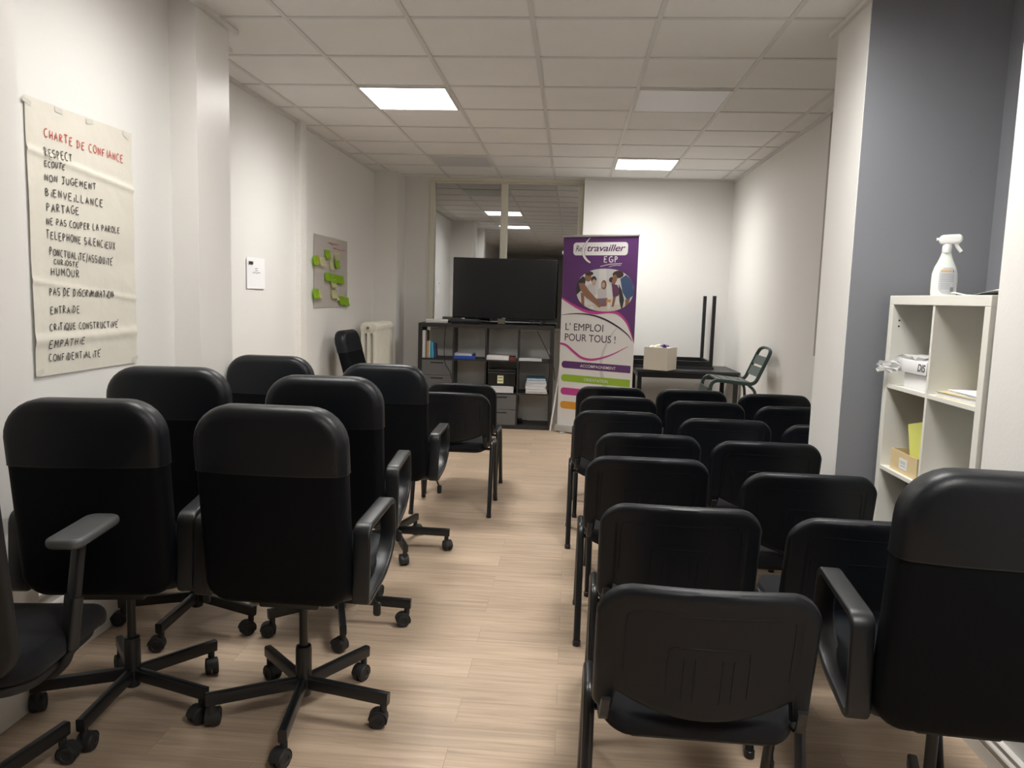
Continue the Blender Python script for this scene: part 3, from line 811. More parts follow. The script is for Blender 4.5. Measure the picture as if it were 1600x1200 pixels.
def ribbon(bm, pl, w, to3, mi=0):
    """flat marker stroke with a real but hair-thin thickness"""
    n = len(pl); L_, R_ = [], []
    for i, (x, y) in enumerate(pl):
        a, b_ = pl[max(i-1, 0)], pl[min(i+1, n-1)]
        dx, dy = b_[0]-a[0], b_[1]-a[1]; l = math.hypot(dx, dy) or 1
        ww = w[i] if isinstance(w, (list, tuple)) else w
        nx, ny = -dy/l*ww/2, dx/l*ww/2
        L_.append(bm.verts.new(to3(x+nx, y+ny))); R_.append(bm.verts.new(to3(x-nx, y-ny)))
    for i in range(n-1):
        f = bm.faces.new((L_[i], L_[i+1], R_[i+1], R_[i])); f.material_index = mi
def poly(bm, pts, to3, mi=0):
    f = bm.faces.new([bm.verts.new(to3(x, y)) for x, y in pts]); f.material_index = mi
    bmesh.ops.triangulate(bm, faces=[f])
def font_mesh(name, text, size, m, parent, loc, bold=0.0, shear=0.0, space=1.0, align='LEFT', width=None, rot=(PI/2, 0, 0)):
    cu = bpy.data.curves.new(name, 'FONT'); cu.body = text; cu.size = size; cu.shear = shear; cu.offset = bold*size
    cu.space_character = space; cu.align_x = align; cu.extrude = 0.0002
    o = bpy.data.objects.new(name+'_curve', cu); COL.objects.link(o)
    dg = bpy.context.evaluated_depsgraph_get()
    me = bpy.data.meshes.new_from_object(o.evaluated_get(dg)); bpy.data.objects.remove(o); bpy.data.curves.remove(cu)
    if width:
        xs_ = [v.co.x for v in me.vertices]; k = width/(max(xs_)-min(xs_))
        for v in me.vertices: v.co.x *= k
    me.materials.clear(); me.materials.append(m); me.name = name
    q = bpy.data.objects.new(name, me); COL.objects.link(q); q.parent = parent; q.location = loc; q.rotation_euler = rot
    return q

# wavy sheet hanging on the left wall: local x -> world +y, local z up, local +y -> out from wall (-> +x)
def wall_sheet(bm, w, h, amp, seed, nx=22, ny=34, lift=.004, creases=()):
    rnd = random.Random(seed); ph = [rnd.uniform(0, 6) for _ in range(6)]
    def dep(x, z):
        d = lift+amp*(.5+.5*math.sin(5*x/w+ph[0]+2*z/h))*(.4+.6*abs(math.sin(7*z/h+ph[1])))
        for zc, sl, a, wd in creases:
            u = (z-(zc+sl*x))/wd; d += a*math.exp(-u*u)
        return d
    V = [[bm.verts.new((w*i/nx, -dep(w*i/nx, h*j/ny), h*j/ny)) for j in range(ny+1)] for i in range(nx+1)]
    for i in range(nx):
        for j in range(ny): bm.faces.new((V[i][j], V[i+1][j], V[i+1][j+1], V[i][j+1]))
    U = [[bm.verts.new((w*i/nx, -dep(w*i/nx, h*j/ny)+.0004, h*j/ny)) for j in range(ny+1)] for i in range(nx+1)]
    for i in range(nx):
        for j in range(ny): bm.faces.new((U[i][j], U[i][j+1], U[i+1][j+1], U[i+1][j]))
    for j in range(ny):
        bm.faces.new((V[0][j], V[0][j+1], U[0][j+1], U[0][j])); bm.faces.new((V[nx][j], U[nx][j], U[nx][j+1], V[nx][j+1]))
    for i in range(nx):
        bm.faces.new((V[i][0], U[i][0], U[i+1][0], V[i+1][0])); bm.faces.new((V[i][ny], V[i+1][ny], U[i+1][ny], U[i][ny]))
    return dep
# trust charter
PY0, PZ0 = 2.600, 1.098
t = thing('wall_poster', 'large handwritten flipchart sheet titled Charte de confiance taped to left wall', 'poster', (-1.9195, PY0, PZ0), R(90))
bm = B()
dep = wall_sheet(bm, .645, .985, .006, 3, 44, 110, creases=((.805, -.09, .0055, .010), (.345, -.10, .004, .007), (.13, .01, .005, .02)))
obj('sheet', bm, m_flip, t)
LINES = [('CHARTE DE CONFIANCE', 2.694, 1.96, 3.186, 1.949, 0.029), ('RESPECT', 2.687, 1.891, 2.852, 1.896, 0.029), ('ECOUTE', 2.688, 1.855, 2.807, 1.86, 0.02),
 ('NON JUGEMENT', 2.685, 1.805, 2.994, 1.811, 0.025), ('BiENVEiLLANCE', 2.685, 1.752, 3.037, 1.749, 0.027), ('PARTAGE', 2.688, 1.696, 2.885, 1.702, 0.03),
 ('NE PAS COUPER LA PAROLE', 2.685, 1.648, 3.143, 1.654, 0.025), ('TELEPHONE SiLENCiEUX', 2.682, 1.599, 3.11, 1.584, 0.028),
 ("PONCTUALiTE'/ASSiDUiTE'", 2.697, 1.539, 3.089, 1.517, 0.026), ("CURiOSTE'", 2.719, 1.508, 2.867, 1.501, 0.018), ('HUMOUR', 2.7, 1.467, 2.875, 1.46, 0.028),
 ('PAS DE DiSCRiMiNATiON', 2.685, 1.392, 3.087, 1.383, 0.028), ('ENTRAiDE', 2.685, 1.325, 2.866, 1.325, 0.026), ("CRiTiQUE CONSTRUCTiVE'", 2.678, 1.263, 3.114, 1.259, 0.026),
 ('EMPATHiE', 2.668, 1.197, 2.89, 1.204, 0.028), ("CONFiDENTiALiTE'", 2.668, 1.149, 2.99, 1.144, 0.026)]
def to3(x, z): return (x, -dep(x, z)-.0026, z)
for k, ln in enumerate(LINES):
    bm = B(); nm = 'title_line' if k == 0 else 'written_line'
    if 1:
        for pl in strokes(ln[0], (ln[1]-PY0, ln[2]-PZ0), (ln[3]-PY0, ln[4]-PZ0), ln[5], 0):
            dense = []
            for a, b_ in zip(pl, pl[1:]):
                for s in range(3): dense.append((a[0]+(b_[0]-a[0])*s/3, a[1]+(b_[1]-a[1])*s/3))
            dense.append(pl[-1]); ribbon(bm, dense, .0036, to3)
    o = obj(nm, bm, m_redink if k == 0 else m_ink, t, False); o['label'] = 'red marker heading' if k == 0 else 'black marker writing'
for x, z in ((.01, .965), (.18, .972), (.36, .972), (.60, .968), (.02, .015), (.63, .02)):
    bm = B(); yy = -dep(max(0, min(.645, x)), max(0, min(.985, z)))-.0015; box(bm, x-.022, yy-.0003, z-.009, x+.022, yy, z+.009, M=Matrix.Translation((x, 0, z)) @ Matrix.Rotation(random.uniform(-.4, .4), 4, 'Y') @ Matrix.Translation((-x, 0, -z))); obj('tape', bm, m_tape, t, False)
# second sheet with sticky notes
QY, QZ = 6.43, 1.287
t = thing('wall_poster', 'greyish flipchart sheet dotted with sticky notes beyond the wall post', 'poster', (-2.2045, QY, QZ), R(90))
bm = B(); wall_sheet(bm, .97, .63, .004, 9, creases=((.30, .02, .003, .01),)); obj('sheet', bm, m_flip2, t)
bm = B()
for x0, z0, n in ((.36, .575, 9), (.50, .535, 12)):
    pl = [(x0+.018*k+random.uniform(-.004, .004), z0+random.uniform(-.010, .010)) for k in range(n*2)]
    ribbon(bm, pl, .005, lambda x, z: (x, -.013, z))
obj('writing', bm, m_redink, t, False)
for n, y0, y1, z0, z1 in [('g1', 6.675, 6.857, 1.726, 1.795), ('g2', 6.371, 6.475, 1.658, 1.720), ('p1', 6.540, 6.695, 1.655, 1.722), ('p2', 6.940, 7.138, 1.723, 1.779),
  ('g3', 6.941, 7.112, 1.655, 1.717), ('p3', 6.826, 6.931, 1.642, 1.689), ('g4', 6.676, 6.869, 1.525, 1.600), ('g5', 6.845, 7.02, 1.511, 1.59), ('g6', 7.095, 7.266, 1.507, 1.578), ('g10', 7.0, 7.12, 1.512, 1.586),
  ('p4', 6.827, 7.008, 1.470, 1.544), ('g7', 6.370, 6.522, 1.370, 1.451), ('p5', 6.522, 6.598, 1.376, 1.441), ('p6', 6.880, 7.020, 1.370, 1.445), ('p7', 7.019, 7.086, 1.363, 1.420),
  ('g8', 7.086, 7.281, 1.311, 1.390), ('g9', 7.257, 7.437, 1.295, 1.376), ('y1', 6.465, 6.531, 1.680, 1.725)]:
    kind = n[0]; w = min(y1-y0, .15); cx, cz = (y0+y1)/2, (z0+z1)/2
    m = {'g': m_green, 'p': m_pale, 'y': m_yellow}[kind]
    bm = B(); h = max(z1-z0, .075); rot = random.uniform(-.15, .15)
    lay = .012+.004*random.random() + {'p4': .006, 'g3': .005}.get(n, 0)
    def nt3(x, z): return (x, -lay-.05*((h/2-z)/h)**2*h*4, z)
    V = [[bm.verts.new(nt3(-w/2+w*i/3, -h/2+h*j/5)) for j in range(6)] for i in range(4)]
    for i in range(3):
        for j in range(5): bm.faces.new((V[i][j], V[i+1][j], V[i+1][j+1], V[i][j+1]))
    bmesh.ops.solidify(bm, geom=bm.faces[:], thickness=.0004)
    o = obj('sticky_note', bm, m); o.location = (-2.2035, cx, cz); o.rotation_euler = (0, 0, R(90))
    lab = {'g1': 'bright green sticky note uppermost on the sheet', 'g2': 'green sticky note at the upper left edge of the sheet', 'p1': 'pale yellow sticky note right of the upper left green one', 'p2': 'pale sticky note at upper right, above the square green one',
           'g3': 'square green sticky note under the pale one at upper right', 'p3': 'pale sticky note just left of the square green one', 'g4': 'green sticky note leftmost in the middle strip', 'g5': 'green sticky note in the middle of the strip, behind the pale one', 'g10': 'green sticky note second from right in the middle strip',
           'g6': 'green sticky note rightmost in the middle strip', 'p4': 'pale sticky note hanging below the middle green strip', 'g7': 'green sticky note at the lower left edge of the sheet', 'p5': 'narrow pale sticky note beside the lower left green one', 'p6': 'pale sticky note low on the sheet, right of centre',
           'p7': 'narrow pale sticky note beside the lower right green pair', 'g8': 'green sticky note in the lower right corner, left of the pair', 'g9': 'green sticky note lowest, over the right edge of the sheet', 'y1': 'yellow sticky note overlapping the upper left green one'}[n]
    tag(o, lab, 'sticky note', {'g': 'green sticky notes on the flipchart sheet', 'p': 'pale sticky notes on the flipchart sheet', 'y': 'yellow sticky notes on the flipchart sheet'}[kind])
# printed notice
t = thing('paper_notice', 'small white printed notice taped to left wall above the chairs', 'notice', (-2.2045, 5.07, 1.437), R(90))
bm = B(); wall_sheet(bm, .305, .214, .003, 5, 8, 8, .006); obj('sheet', bm, m_notice, t)
bm = B(); box(bm, .025, -.0118, .165, .095, -.0112, .185); obj('printed_mark', bm, m_ink, t, False)
bm = B()
for x0, x1, z in ((.125, .175, .139), (.13, .17, .125), (.085, .215, .111)):
    ribbon(bm, [(x0+(x1-x0)*k/14, z+random.uniform(-.003, .003)) for k in range(15)], .0035, lambda x, z: (x, -.0112, z))
obj('printed_text', bm, m_greyink, t, False)

# ------------------------------------------------------------------ roll-up banner
bt = thing('rollup_banner', 'tall purple and white roll-up banner with group photo beside the television', 'banner', (-.125, 8.222, 0), -.473)
bm = B(); box(bm, .017, -.002, .06, .863, -.0005, 2.078); obj('banner_sheet', bm, m_banner, bt, False)
def bz(l): return lambda x, z: (x, -.002-.0005*l, z)
def curve_pts(pts, n=6):
    out = []
    for i in range(len(pts)-1):
        p0, p1, p2, p3 = pts[max(i-1, 0)], pts[i], pts[i+1], pts[min(i+2, len(pts)-1)]
        for k in range(n):
            t_ = k/n
            out.append(tuple(.5*(2*p1[d]+(p2[d]-p0[d])*t_+(2*p0[d]-5*p1[d]+4*p2[d]-p3[d])*t_*t_+(3*p1[d]-p0[d]-3*p2[d]+p3[d])*t_**3) for d in (0, 1)))
    return out+[pts[-1]]
pinkc = curve_pts([(.017, 1.438), (.143, 1.37), (.281, 1.312), (.415, 1.292), (.567, 1.309), (.674, 1.293), (.763, 1.219), (.815, 1.123), (.863, 1.0)])
bm = B(); poly(bm, [(.017, 2.072), (.863, 2.072)]+pinkc[::-1], bz(1)); obj('purple_field', bm, m_purple, bt, False)
bm = B()
ribbon(bm, pinkc, [.028*math.sin(PI*min(1, .12+.9*k/len(pinkc)))+.004 for k in range(len(pinkc))], bz(2))
p2 = curve_pts([(.018, .951), (.093, .935), (.188, .869), (.281, .814), (.393, .801), (.524, .83), (.652, .883), (.797, .963)])
ribbon(bm, p2, [.024*math.sin(PI*min(1, .25+.75*k/len(p2)))+.003 for k in range(len(p2))], bz(2))
obj('magenta_swoosh', bm, m_pink, bt, False)
bm = B(); d2 = curve_pts([(.02, 1.255), (.193, 1.275), (.372, 1.268), (.527, 1.228), (.681, 1.156), (.791, 1.08), (.84, 1.02)])
ribbon(bm, d2, [.016*math.sin(PI*k/len(d2))+.003 for k in range(len(d2))], bz(2)); obj('dark_swoosh', bm, m_darkprint, bt, False)
bm = B(); g2 = curve_pts([(.802, 1.279), (.64, 1.115), (.541, .931), (.505, .769), (.536, .59), (.60, .46)])
g2 = [p for p in g2 if p[1] < 1.16]
ribbon(bm, g2, [.012+.045*k/len(g2) for k in range(len(g2))], bz(.6)); obj('ghost_swoosh', bm, m_ghost, bt, False)
def rr(x0, z0, x1, z1, r, left=True, right=True, n=5):
    out = []
    for cx, cz, a0, rd in ((x1, z1, 0, right), (x0, z1, 90, left), (x0, z0, 180, left), (x1, z0, 270, right)):
        q = r if rd else .006
        sx, sz = (1 if cx == x1 else -1), (1 if cz == z1 else -1)
        for k in range(n+1):
            a = R(a0+90*k/n); out.append((cx-sx*q+q*math.cos(a), cz-sz*q+q*math.sin(a)))
    return out
for z0, z1, m, txt, fit, nm in ((.692, .768, m_purple, 'ACCOMPAGNEMENT', (.268, .675), 'purple_bar'), (.548, .625, m_lime, 'ORIENTATION', (.317, .592), 'green_bar'), (.405, .482, m_pink, None, None, 'magenta_bar'), (.255, .335, m_orange, None, None, 'orange_bar')):
    bm = B(); poly(bm, rr(.045, z0, .838, z1, .036, True, False), bz(1)); bar = obj(nm, bm, m, bt, False)
    if txt: font_mesh('bar_text', txt, .043, m_banner, bar, (fit[0], -.0045, (z0+z1)/2-.016), .004, 0, 1, 'LEFT', fit[1]-fit[0])
font_mesh('slogan', "L' EMPLOI", .108, m_darkprint, bt, (.068, -.003, 1.098), .0012, 0, 1, 'LEFT', .44)
font_mesh('slogan', 'POUR TOUS !', .108, m_darkprint, bt, (.066, -.003, .987), .0012, 0, 1, 'LEFT', .585)
# logo
bm = B(); poly(bm, rr(.135, 1.882, .750, 2.014, .034), bz(2)); logo = obj('logo_plate', bm, m_banner, bt, False)
font_mesh('logo_text', 'Re', .086, m_darkprint, logo, (.158, -.0036, 1.924), .001, .25, .95, 'LEFT', .070)
font_mesh('logo_text', 'travailler', .096, m_purple, logo, (.285, -.0036, 1.924), .010, .25, .95, 'LEFT', .43)
bm = B(); ac = curve_pts([(.328, 2.063), (.284, 2.014), (.252, 1.945), (.258, 1.884), (.293, 1.836), (.338, 1.806)])
ribbon(bm, ac, [.012+.018*math.sin(PI*k/len(ac))+.006*k/len(ac) for k in range(len(ac))], bz(4)); obj('logo_arc', bm, m_purple, logo, False)
bm = B(); ribbon(bm, ac, [.004+.018*math.sin(PI*k/len(ac))+.008*k/len(ac) for k in range(len(ac))], bz(5)); obj('logo_arc', bm, m_banner, logo, False)
bm = B(); ribbon(bm, [(.262+.02*math.cos(a), 1.952+.022*math.sin(a)) for a in [R(100-22*k) for k in range(13)]], .005, bz(4)); obj('logo_arc', bm, m_greyink, logo, False)
bm = B()
for c, x0, x1 in (('E', .49, .535), ('G', .548, .595), ('P', .61, .65)):
    for st in G[c]: ribbon(bm, [(x0+(x1-x0)*a, 1.812+.058*b_) for a, b_ in st], .010, bz(2))
ribbon(bm, curve_pts([(.452, 1.768), (.563, 1.792), (.691, 1.799)]), .006, bz(2)); ribbon(bm, curve_pts([(.549, 1.765), (.61, 1.78), (.681, 1.781)]), .005, bz(2))
obj('handwritten_letters', bm, m_banner, bt, False)
# oval group photograph printed on the banner
OV = [(.51+.322*math.copysign(abs(math.cos(a))**.9, math.cos(a)), 1.528+.219*math.copysign(abs(math.sin(a))**.9, math.sin(a))) for a in [2*PI*k/56 for k in range(56)]]
def clip(pts, hull):
    out = pts; n = len(hull)
    for i in range(n):
        a, b_ = hull[i], hull[(i+1) % n]; src = out; out = []
        def side(p): return (b_[0]-a[0])*(p[1]-a[1])-(b_[1]-a[1])*(p[0]-a[0])
        for k in range(len(src)):
            p, q = src[k], src[(k+1) % len(src)]; sp, sq = side(p), side(q)
            if sp >= 0: out.append(p)
            if (sp >= 0) != (sq >= 0):
                u = sp/(sp-sq); out.append((p[0]+(q[0]-p[0])*u, p[1]+(q[1]-p[1])*u))
        if not out: return []
    return out
PH = [mat('print_'+n, c, .5) for n, c in (('light', (.66, .66, .64)), ('dark', (.035, .034, .04)), ('brown_skin', (.26, .13, .08)), ('pale_skin', (.50, .33, .26)), ('pale_cloth', (.52, .50, .50)), ('hair', (.05, .03, .025)), ('auburn', (.22, .11, .07)), ('plum', (.12, .04, .10)), ('denim', (.05, .09, .20)), ('table', (.62, .56, .50)), ('laptop', (.20, .13, .19)), ('haze', (.56, .57, .58)), ('amber', (.60, .30, .08)))]
def cv(x, y): return (.133+(x-348)*.00075, 2.008-(y-240)*.000686)
def ell(cx, cy, rx, ry): return [(cx+rx*math.cos(2*PI*k/14), cy+ry*math.sin(2*PI*k/14)) for k in range(14)]
bm = B(); poly(bm, OV, bz(3), 0)
for L_, (mi, pts) in enumerate([
    (11, [(640, 620), (760, 600), (760, 1000), (700, 1000)]), (11, [(860, 600), (990, 620), (960, 900), (880, 820)]),
    (9, [(430, 1175), (1300, 1140), (1300, 1320), (430, 1320)]),
    (4, [(745, 940), (800, 895), (880, 905), (890, 1060), (755, 1070)]), (6, ell(840, 862, 42, 72)), (3, ell(833, 865, 24, 40)), (4, [(800, 960), (835, 920), (850, 1010), (810, 1040)]),
    (4, [(565, 890), (640, 845), (705, 890), (725, 1010), (650, 1080), (575, 1080)]), (5, ell(685, 785, 42, 52)), (3, ell(690, 830, 34, 50)),
    (10, [(740, 1070), (905, 1055), (885, 1180), (762, 1192)]), (12, [(885, 1080), (960, 1075), (950, 1170), (890, 1175)]), (0, [(905, 1120), (950, 1118), (945, 1220), (905, 1222)]),
    (5, ell(955, 785, 42, 42)), (2, ell(985, 815, 30, 40)), (7, [(955, 840), (1040, 860), (1090, 960), (1060, 1020), (985, 1050), (972, 950)]), (2, [(985, 1040), (1030, 1030), (1000, 1180), (968, 1190)]),
    (5, ell(1045, 705, 82, 56)), (2, ell(1000, 765, 34, 58)), (8, [(1080, 770), (1160, 710), (1260, 790), (1290, 1000), (1190, 1080), (1120, 960)]), (1, [(1060, 840), (1110, 940), (1150, 1080), (1120, 1240), (1080, 1100)]), (2, [(1165, 1075), (1235, 1050), (1215, 1150), (1170, 1190)]),
    (1, [(360, 1040), (370, 880), (440, 810), (515, 735), (565, 770), (548, 880), (490, 960), (420, 1030)]), (2, ell(598, 752, 52, 66)), (5, ell(610, 695, 66, 34)), (2, [(455, 845), (535, 838), (625, 960), (745, 1080), (828, 1165), (790, 1205), (700, 1140), (560, 1045), (480, 935)]), (2, [(490, 985), (545, 1000), (560, 1230), (520, 1230)]),
    (1, [(440, 1060), (500, 1150), (540, 1240), (480, 1240), (420, 1120)]), (0, [(640, 1190), (700, 1190), (700, 1230), (640, 1230)])]):
    c_ = clip([cv(*p) for p in pts], OV)
    # neighbouring print layers a hair apart so that they never flicker
    if len(c_) > 2: poly(bm, c_, bz(3.2+.12*L_), mi)
obj('printed_photo', bm, PH, bt, False)
bm = B(); box(bm, .010, -.012, 2.070, .870, .010, 2.092, .004); obj('top_rail', bm, m_silver, bt)
bm = B(); prism(bm, [(-.055, .012), (.055, .012), (.060, .03), (.045, .075), (-.045, .075), (-.060, .03)], .012, .868, 'x'); obj('base_cassette', bm, m_silver, bt)
bm = B(); tube(bm, [(.44, .03, .07), (.44, .012, 2.08)], circ(.008, 8)); obj('support_pole', bm, m_silver, bt)
for x in (.12, .76):
    bm = B(); cushion(bm, .05, .26, .012, .024, .005, 0, None, (x, 0, .006), 'xy'); obj('foot', bm, m_silver, bt)

# ------------------------------------------------------------------ tables and what stands on them
def table(name, label, loc, rz, w, d, flip=False, h=.75, leg=.042):
    t = thing(name, label, 'table', loc, rz)
    def Z(z): return (.0 + (h-z)) if flip else z
    def zb(bm, x0, y0, z0, x1, y1, z1, b=.002):
        a, c = sorted((Z(z0), Z(z1))); box(bm, x0, y0, a, x1, y1, c, b)
    bm = B(); zb(bm, 0, 0, h-.024, w, d, h); obj('tabletop', bm, m_tabletop, t, False)
    bm = B()
    i = .012
    for y in (i, d-i-.025): zb(bm, leg+i, y, h-.079, w-leg-i, y+.025, h-.0245)
    for x in (i, w-i-.025): zb(bm, x, leg+i, h-.079, x+.025, d-leg-i, h-.0245)
    obj('apron', bm, m_metal, t, False)
    for x in (i, w-i-leg):
        for y in (i, d-i-leg):
            bm = B(); zb(bm, x, y, 0, x+leg, y+leg, h-.0245); obj('leg', bm, m_metal, t, False)
    return t
table('work_table', 'black table at the back wall carrying the upturned table', (.672, 7.70, 0), R(0.5), 1.02, .72)
ut = table('work_table', 'upturned black table lying on the other table, legs in the air', (.60, 7.93, .751), R(0), .87, .62, True, .75, .035)
t = thing('storage_bin', 'off-white open fabric cube bin on the black table', 'box', (.905, 7.765, .751), R(-28))
# five-sided open bin
bm = B(); s_, hh = .125, .225
box(bm, -s_, -s_, 0, s_, s_, .006); box(bm, -s_, -s_, .006, -s_+.006, s_, hh); box(bm, s_-.006, -s_, .006, s_, s_, hh)
box(bm, -s_+.006, -s_, .006, s_-.006, -s_+.006, hh); box(bm, -s_+.006, s_-.006, .006, s_-.006, s_, hh); obj('body', bm, m_bin, t, False)
bm = B(); cushion(bm, .225, .225, .05, .03, .02, .01, None, (0, 0, .19), 'xy')
o = obj('contents', bm, m_paperedge, t); o['label'] = 'pale odds and ends filling the bin'
def loc_in(t, x, y, z):
    return t.matrix_basis @ Vector((x, y, z))
tm = Matrix.Translation((.905, 7.765, .751)) @ Matrix.Rotation(R(-28), 4, 'Z')
for k, (x, y, z, m, n, lab) in enumerate([(.06, -.05, .236, m_ribbon, 'ribbon_bow', 'crumpled purple ribbon sticking out of the fabric bin'), (-.06, -.03, .232, m_paper, 'paper_tag', 'white paper tag poking out at the left of bin'), (-.01, -.07, .238, m_card, 'paper_tag', 'cream paper tag poking out in the middle of bin')]):
    bm = B()
    if n == 'ribbon_bow':
        for q in range(7):
            a = q*.9; pts = rounded_pts([(0, 0, -.012), (.03*math.cos(a), .03*math.sin(a), .016+.006*(q % 3)), (.045*math.cos(a+.5), .045*math.sin(a+.5), .0), (.008*math.cos(a), .008*math.sin(a), -.012)], .02, 4)
            tube(bm, pts, rrect(.014, .0016, .0006, 1))
    else:
        pts = [(-.05, 0, -.012), (-.02, .0, .006), (.02, .006, .004), (.05, 0, .016)]
        tube(bm, rounded_pts(pts, .02, 4), rrect(.032, .002, .0008, 1))
    o = obj(n, bm, m); o.location = tm @ Vector((x, y, z)); o.rotation_euler = (0, 0, .4*k); tag(o, lab, 'ribbon' if n == 'ribbon_bow' else 'tag')

# ------------------------------------------------------------------ sage green slatted high chair by the right wall
def slat_chair():
    t = thing('slatted_stool', 'dark green metal slatted high chair side-on against the right wall', 'chair', (1.38, 6.62, 0), R(90))
    # local: sitter faces +y (to the left in the room)
    SH, hw = .800, .195
    for s in (-1, 1):
        bm = B(); pts = rounded_pts([(s*(hw+.012), .245, 0), (s*hw, .205, SH), (s*hw, -.15, SH-.03), (s*hw, -.265, 1.045), (s*hw*.45, -.275, 1.066)], [0, .075, .05, .06, 0], 7)
        pts2 = pts + [Vector((0, -.276, 1.068))]
        tube(bm, pts2, rrect(.030, .018, .006), up=(1, 0, 0)); obj('side_frame', bm, m_sage, t)
        bm = B(); tube(bm, rounded_pts([(s*hw, -.10, SH-.035), (s*(hw+.005), -.155, SH-.08), (s*(hw+.02), -.235, 0)], .04, 5), circ(.0125, 10)); obj('leg', bm, m_sage, t)
    def slat(y0, z0, y1, z1, nm):
        bm = B(); d = Vector((0, y1-y0, z1-z0)); n = 5
        nrm = Vector((0, -(z1-z0), (y1-y0))).normalized()*.005
        for sgn in (1,):
            rows = []
            for k in range(n+1):
                p = Vector((0, y0, z0))+d*k/n
                rows.append([p+nrm, p-nrm])
            V = [[bm.verts.new((x, *q[1:])) for x in (-hw+.008, hw-.008)] for r_ in rows for q in [r_[0]]]
            U = [[bm.verts.new((x, *q[1:])) for x in (-hw+.008, hw-.008)] for r_ in rows for q in [r_[1]]]
            for k in range(n):
                bm.faces.new((V[k][0], V[k][1], V[k+1][1], V[k+1][0])); bm.faces.new((U[k][0], U[k+1][0], U[k+1][1], U[k][1]))
                for x in (0, 1): bm.faces.new((V[k][x], V[k+1][x], U[k+1][x], U[k][x]))
            bm.faces.new((V[0][0], U[0][0], U[0][1], V[0][1])); bm.faces.new((V[n][0], V[n][1], U[n][1], U[n][0]))
        return obj(nm, bm, m_sage, t, False)
    for y0, y1 in ((.165, .120), (.108, .035), (.026, -.045), (-.054, -.12)):
        slat(y0, SH-.0+.002-(.165-y0)*.085+.004, y1, SH-(.165-y1)*.085+.006, 'seat_slat')
    slat(.225, SH-.07, .236, SH-.20, 'front_slat')
    for a, b_ in ((.22, .50), (.56, .82)):
        P = lambda u: (-.15-.115*u, SH-.03+.275*u)
        slat(*P(a), *P(b_), 'back_slat')
    bm = B()
    for s in (-1, 1): tube(bm, [(s*(hw+.005), .228, .28), (s*(hw+.012), -.205, .28)], circ(.009, 8))
    tube(bm, [(-hw-.006, .228, .30), (hw+.006, .228, .30)], circ(.009, 8)); obj('footrest', bm, m_sage, t)
slat_chair()

# ------------------------------------------------------------------ column radiator on the left wall
t = thing('radiator', 'cream cast-iron column radiator against left wall near the window', 'radiator', (-2.045, 7.62, 0), 0)
for k in range(14):
    y = .03+.052*k; bm = B()
    for x in (-.062, 0, .062):
        tube(bm, [(x, y, .17), (x, y, 1.06)], rrect(.040, .030, .012, 3), up=(0, 1, 0))
    for z in (1.075, .155):
        cushion(bm, .178, .115, .038, .055, .017, 0, lambda a, b_, c_, z=z, y=y: (a, y+b_, z+c_), axes='xz')
    obj('section', bm, m_radiator, t)
bm = B()
for z in (1.075, .155): lathe(bm, [(.030, -.012), (.032, 0), (.032, .75), (.030, .76)], 18, (0, -.0, z), 'y'); 
obj('hub_pipe', bm, m_radiator, t)
bm = B(); lathe(bm, [(.018, -.022), (.018, -.010)], 6, (0, 0, 1.075), 'y'); lathe(bm, [(.009, -.024), (.009, -.022)], 10, (0, 0, 1.075), 'y'); obj('end_plug', bm, [m_browncover], t)
for y in (.03, .70):
    bm = B(); box(bm, -.075, y-.015, 0, -.045, y+.015, .12, .004); box(bm, .045, y-.015, 0, .075, y+.015, .12, .004); obj('foot', bm, m_radiator, t)

# ------------------------------------------------------------------ on and in the white shelf
# spray bottle
t = shelf_thing('spray_bottle', 'white trigger spray bottle with orange-striped label on the white shelf', 'spray bottle', WSM, .165, .14, 1.4905, 0)
t.scale = (.86, .86, .88)
t.rotation_euler = (0, 0, R(-18))
bm = B()
prof = [(.046, 0), (.053, .004), (.055, .02), (.0555, .07), (.054, .105), (.046, .135), (.032, .165), (.023, .190), (.020, .205)]
lathe(bm, prof, 28, (0, 0, 0), 'z', 1, .58); obj('bottle', bm, m_bottle, t)
bm = B(); lathe(bm, [(.019, .200), (.0205, .203), (.0205, .232), (.017, .240)], 20); 
cushion(bm, .098, .044, .036, .020, .012, 0, lambda x, y, z: (x+.012, y, z+.262+.06*x), n=6); obj('trigger_head', bm, m_bottlehead, t)
bm = B(); tube(bm, rounded_pts([(.034, 0, .252), (.040, 0, .232), (.060, 0, .206)], .02, 5), rrect(.012, .016, .004)); obj('trigger', bm, m_bottlehead, t)
bm = B(); lathe(bm, [(.007, 0), (.007, .012)], 12, (-.047, 0, .262), 'x'); obj('nozzle', bm, m_bottlehead, t)
def label_patch(x0, x1, z0, z1, out, m, nm, parent, rnd_=.0):
    """patch wrapped over the bottle's front"""
    bm = B(); n, k = 10, 8
    def rad(z):
        for (r0, a), (r1, b_) in zip(prof, prof[1:]):
            if a <= z <= b_: return r0+(r1-r0)*(z-a)/(b_-a)
        return .05
    V = []
    for i in range(n+1):
        col_ = []
        for j in range(k+1):
            z = z0+(z1-z0)*j/k; x = x0+(x1-x0)*i/n
            e = min(j, k-j)/k
            if rnd_: x = (x0+x1)/2+(x-(x0+x1)/2)*(1-rnd_*max(0, (.2-e)/.2)**2)
            q = min(1, abs(x)/rad(z)); y = -(rad(z)*.58)*math.sqrt(max(0, 1-q*q))-out
            col_.append(bm.verts.new((x, y, z)))
        V.append(col_)
    for i in range(n):
        for j in range(k): bm.faces.new((V[i][j], V[i+1][j], V[i+1][j+1], V[i][j+1]))
    return obj(nm, bm, m, parent)
lb = label_patch(-.026, .046, .012, .132, .0006, m_label, 'label', t, .5)
label_patch(-.020, .026, .112, .119, .0012, m_orangeprint, 'orange_stripe', lb)
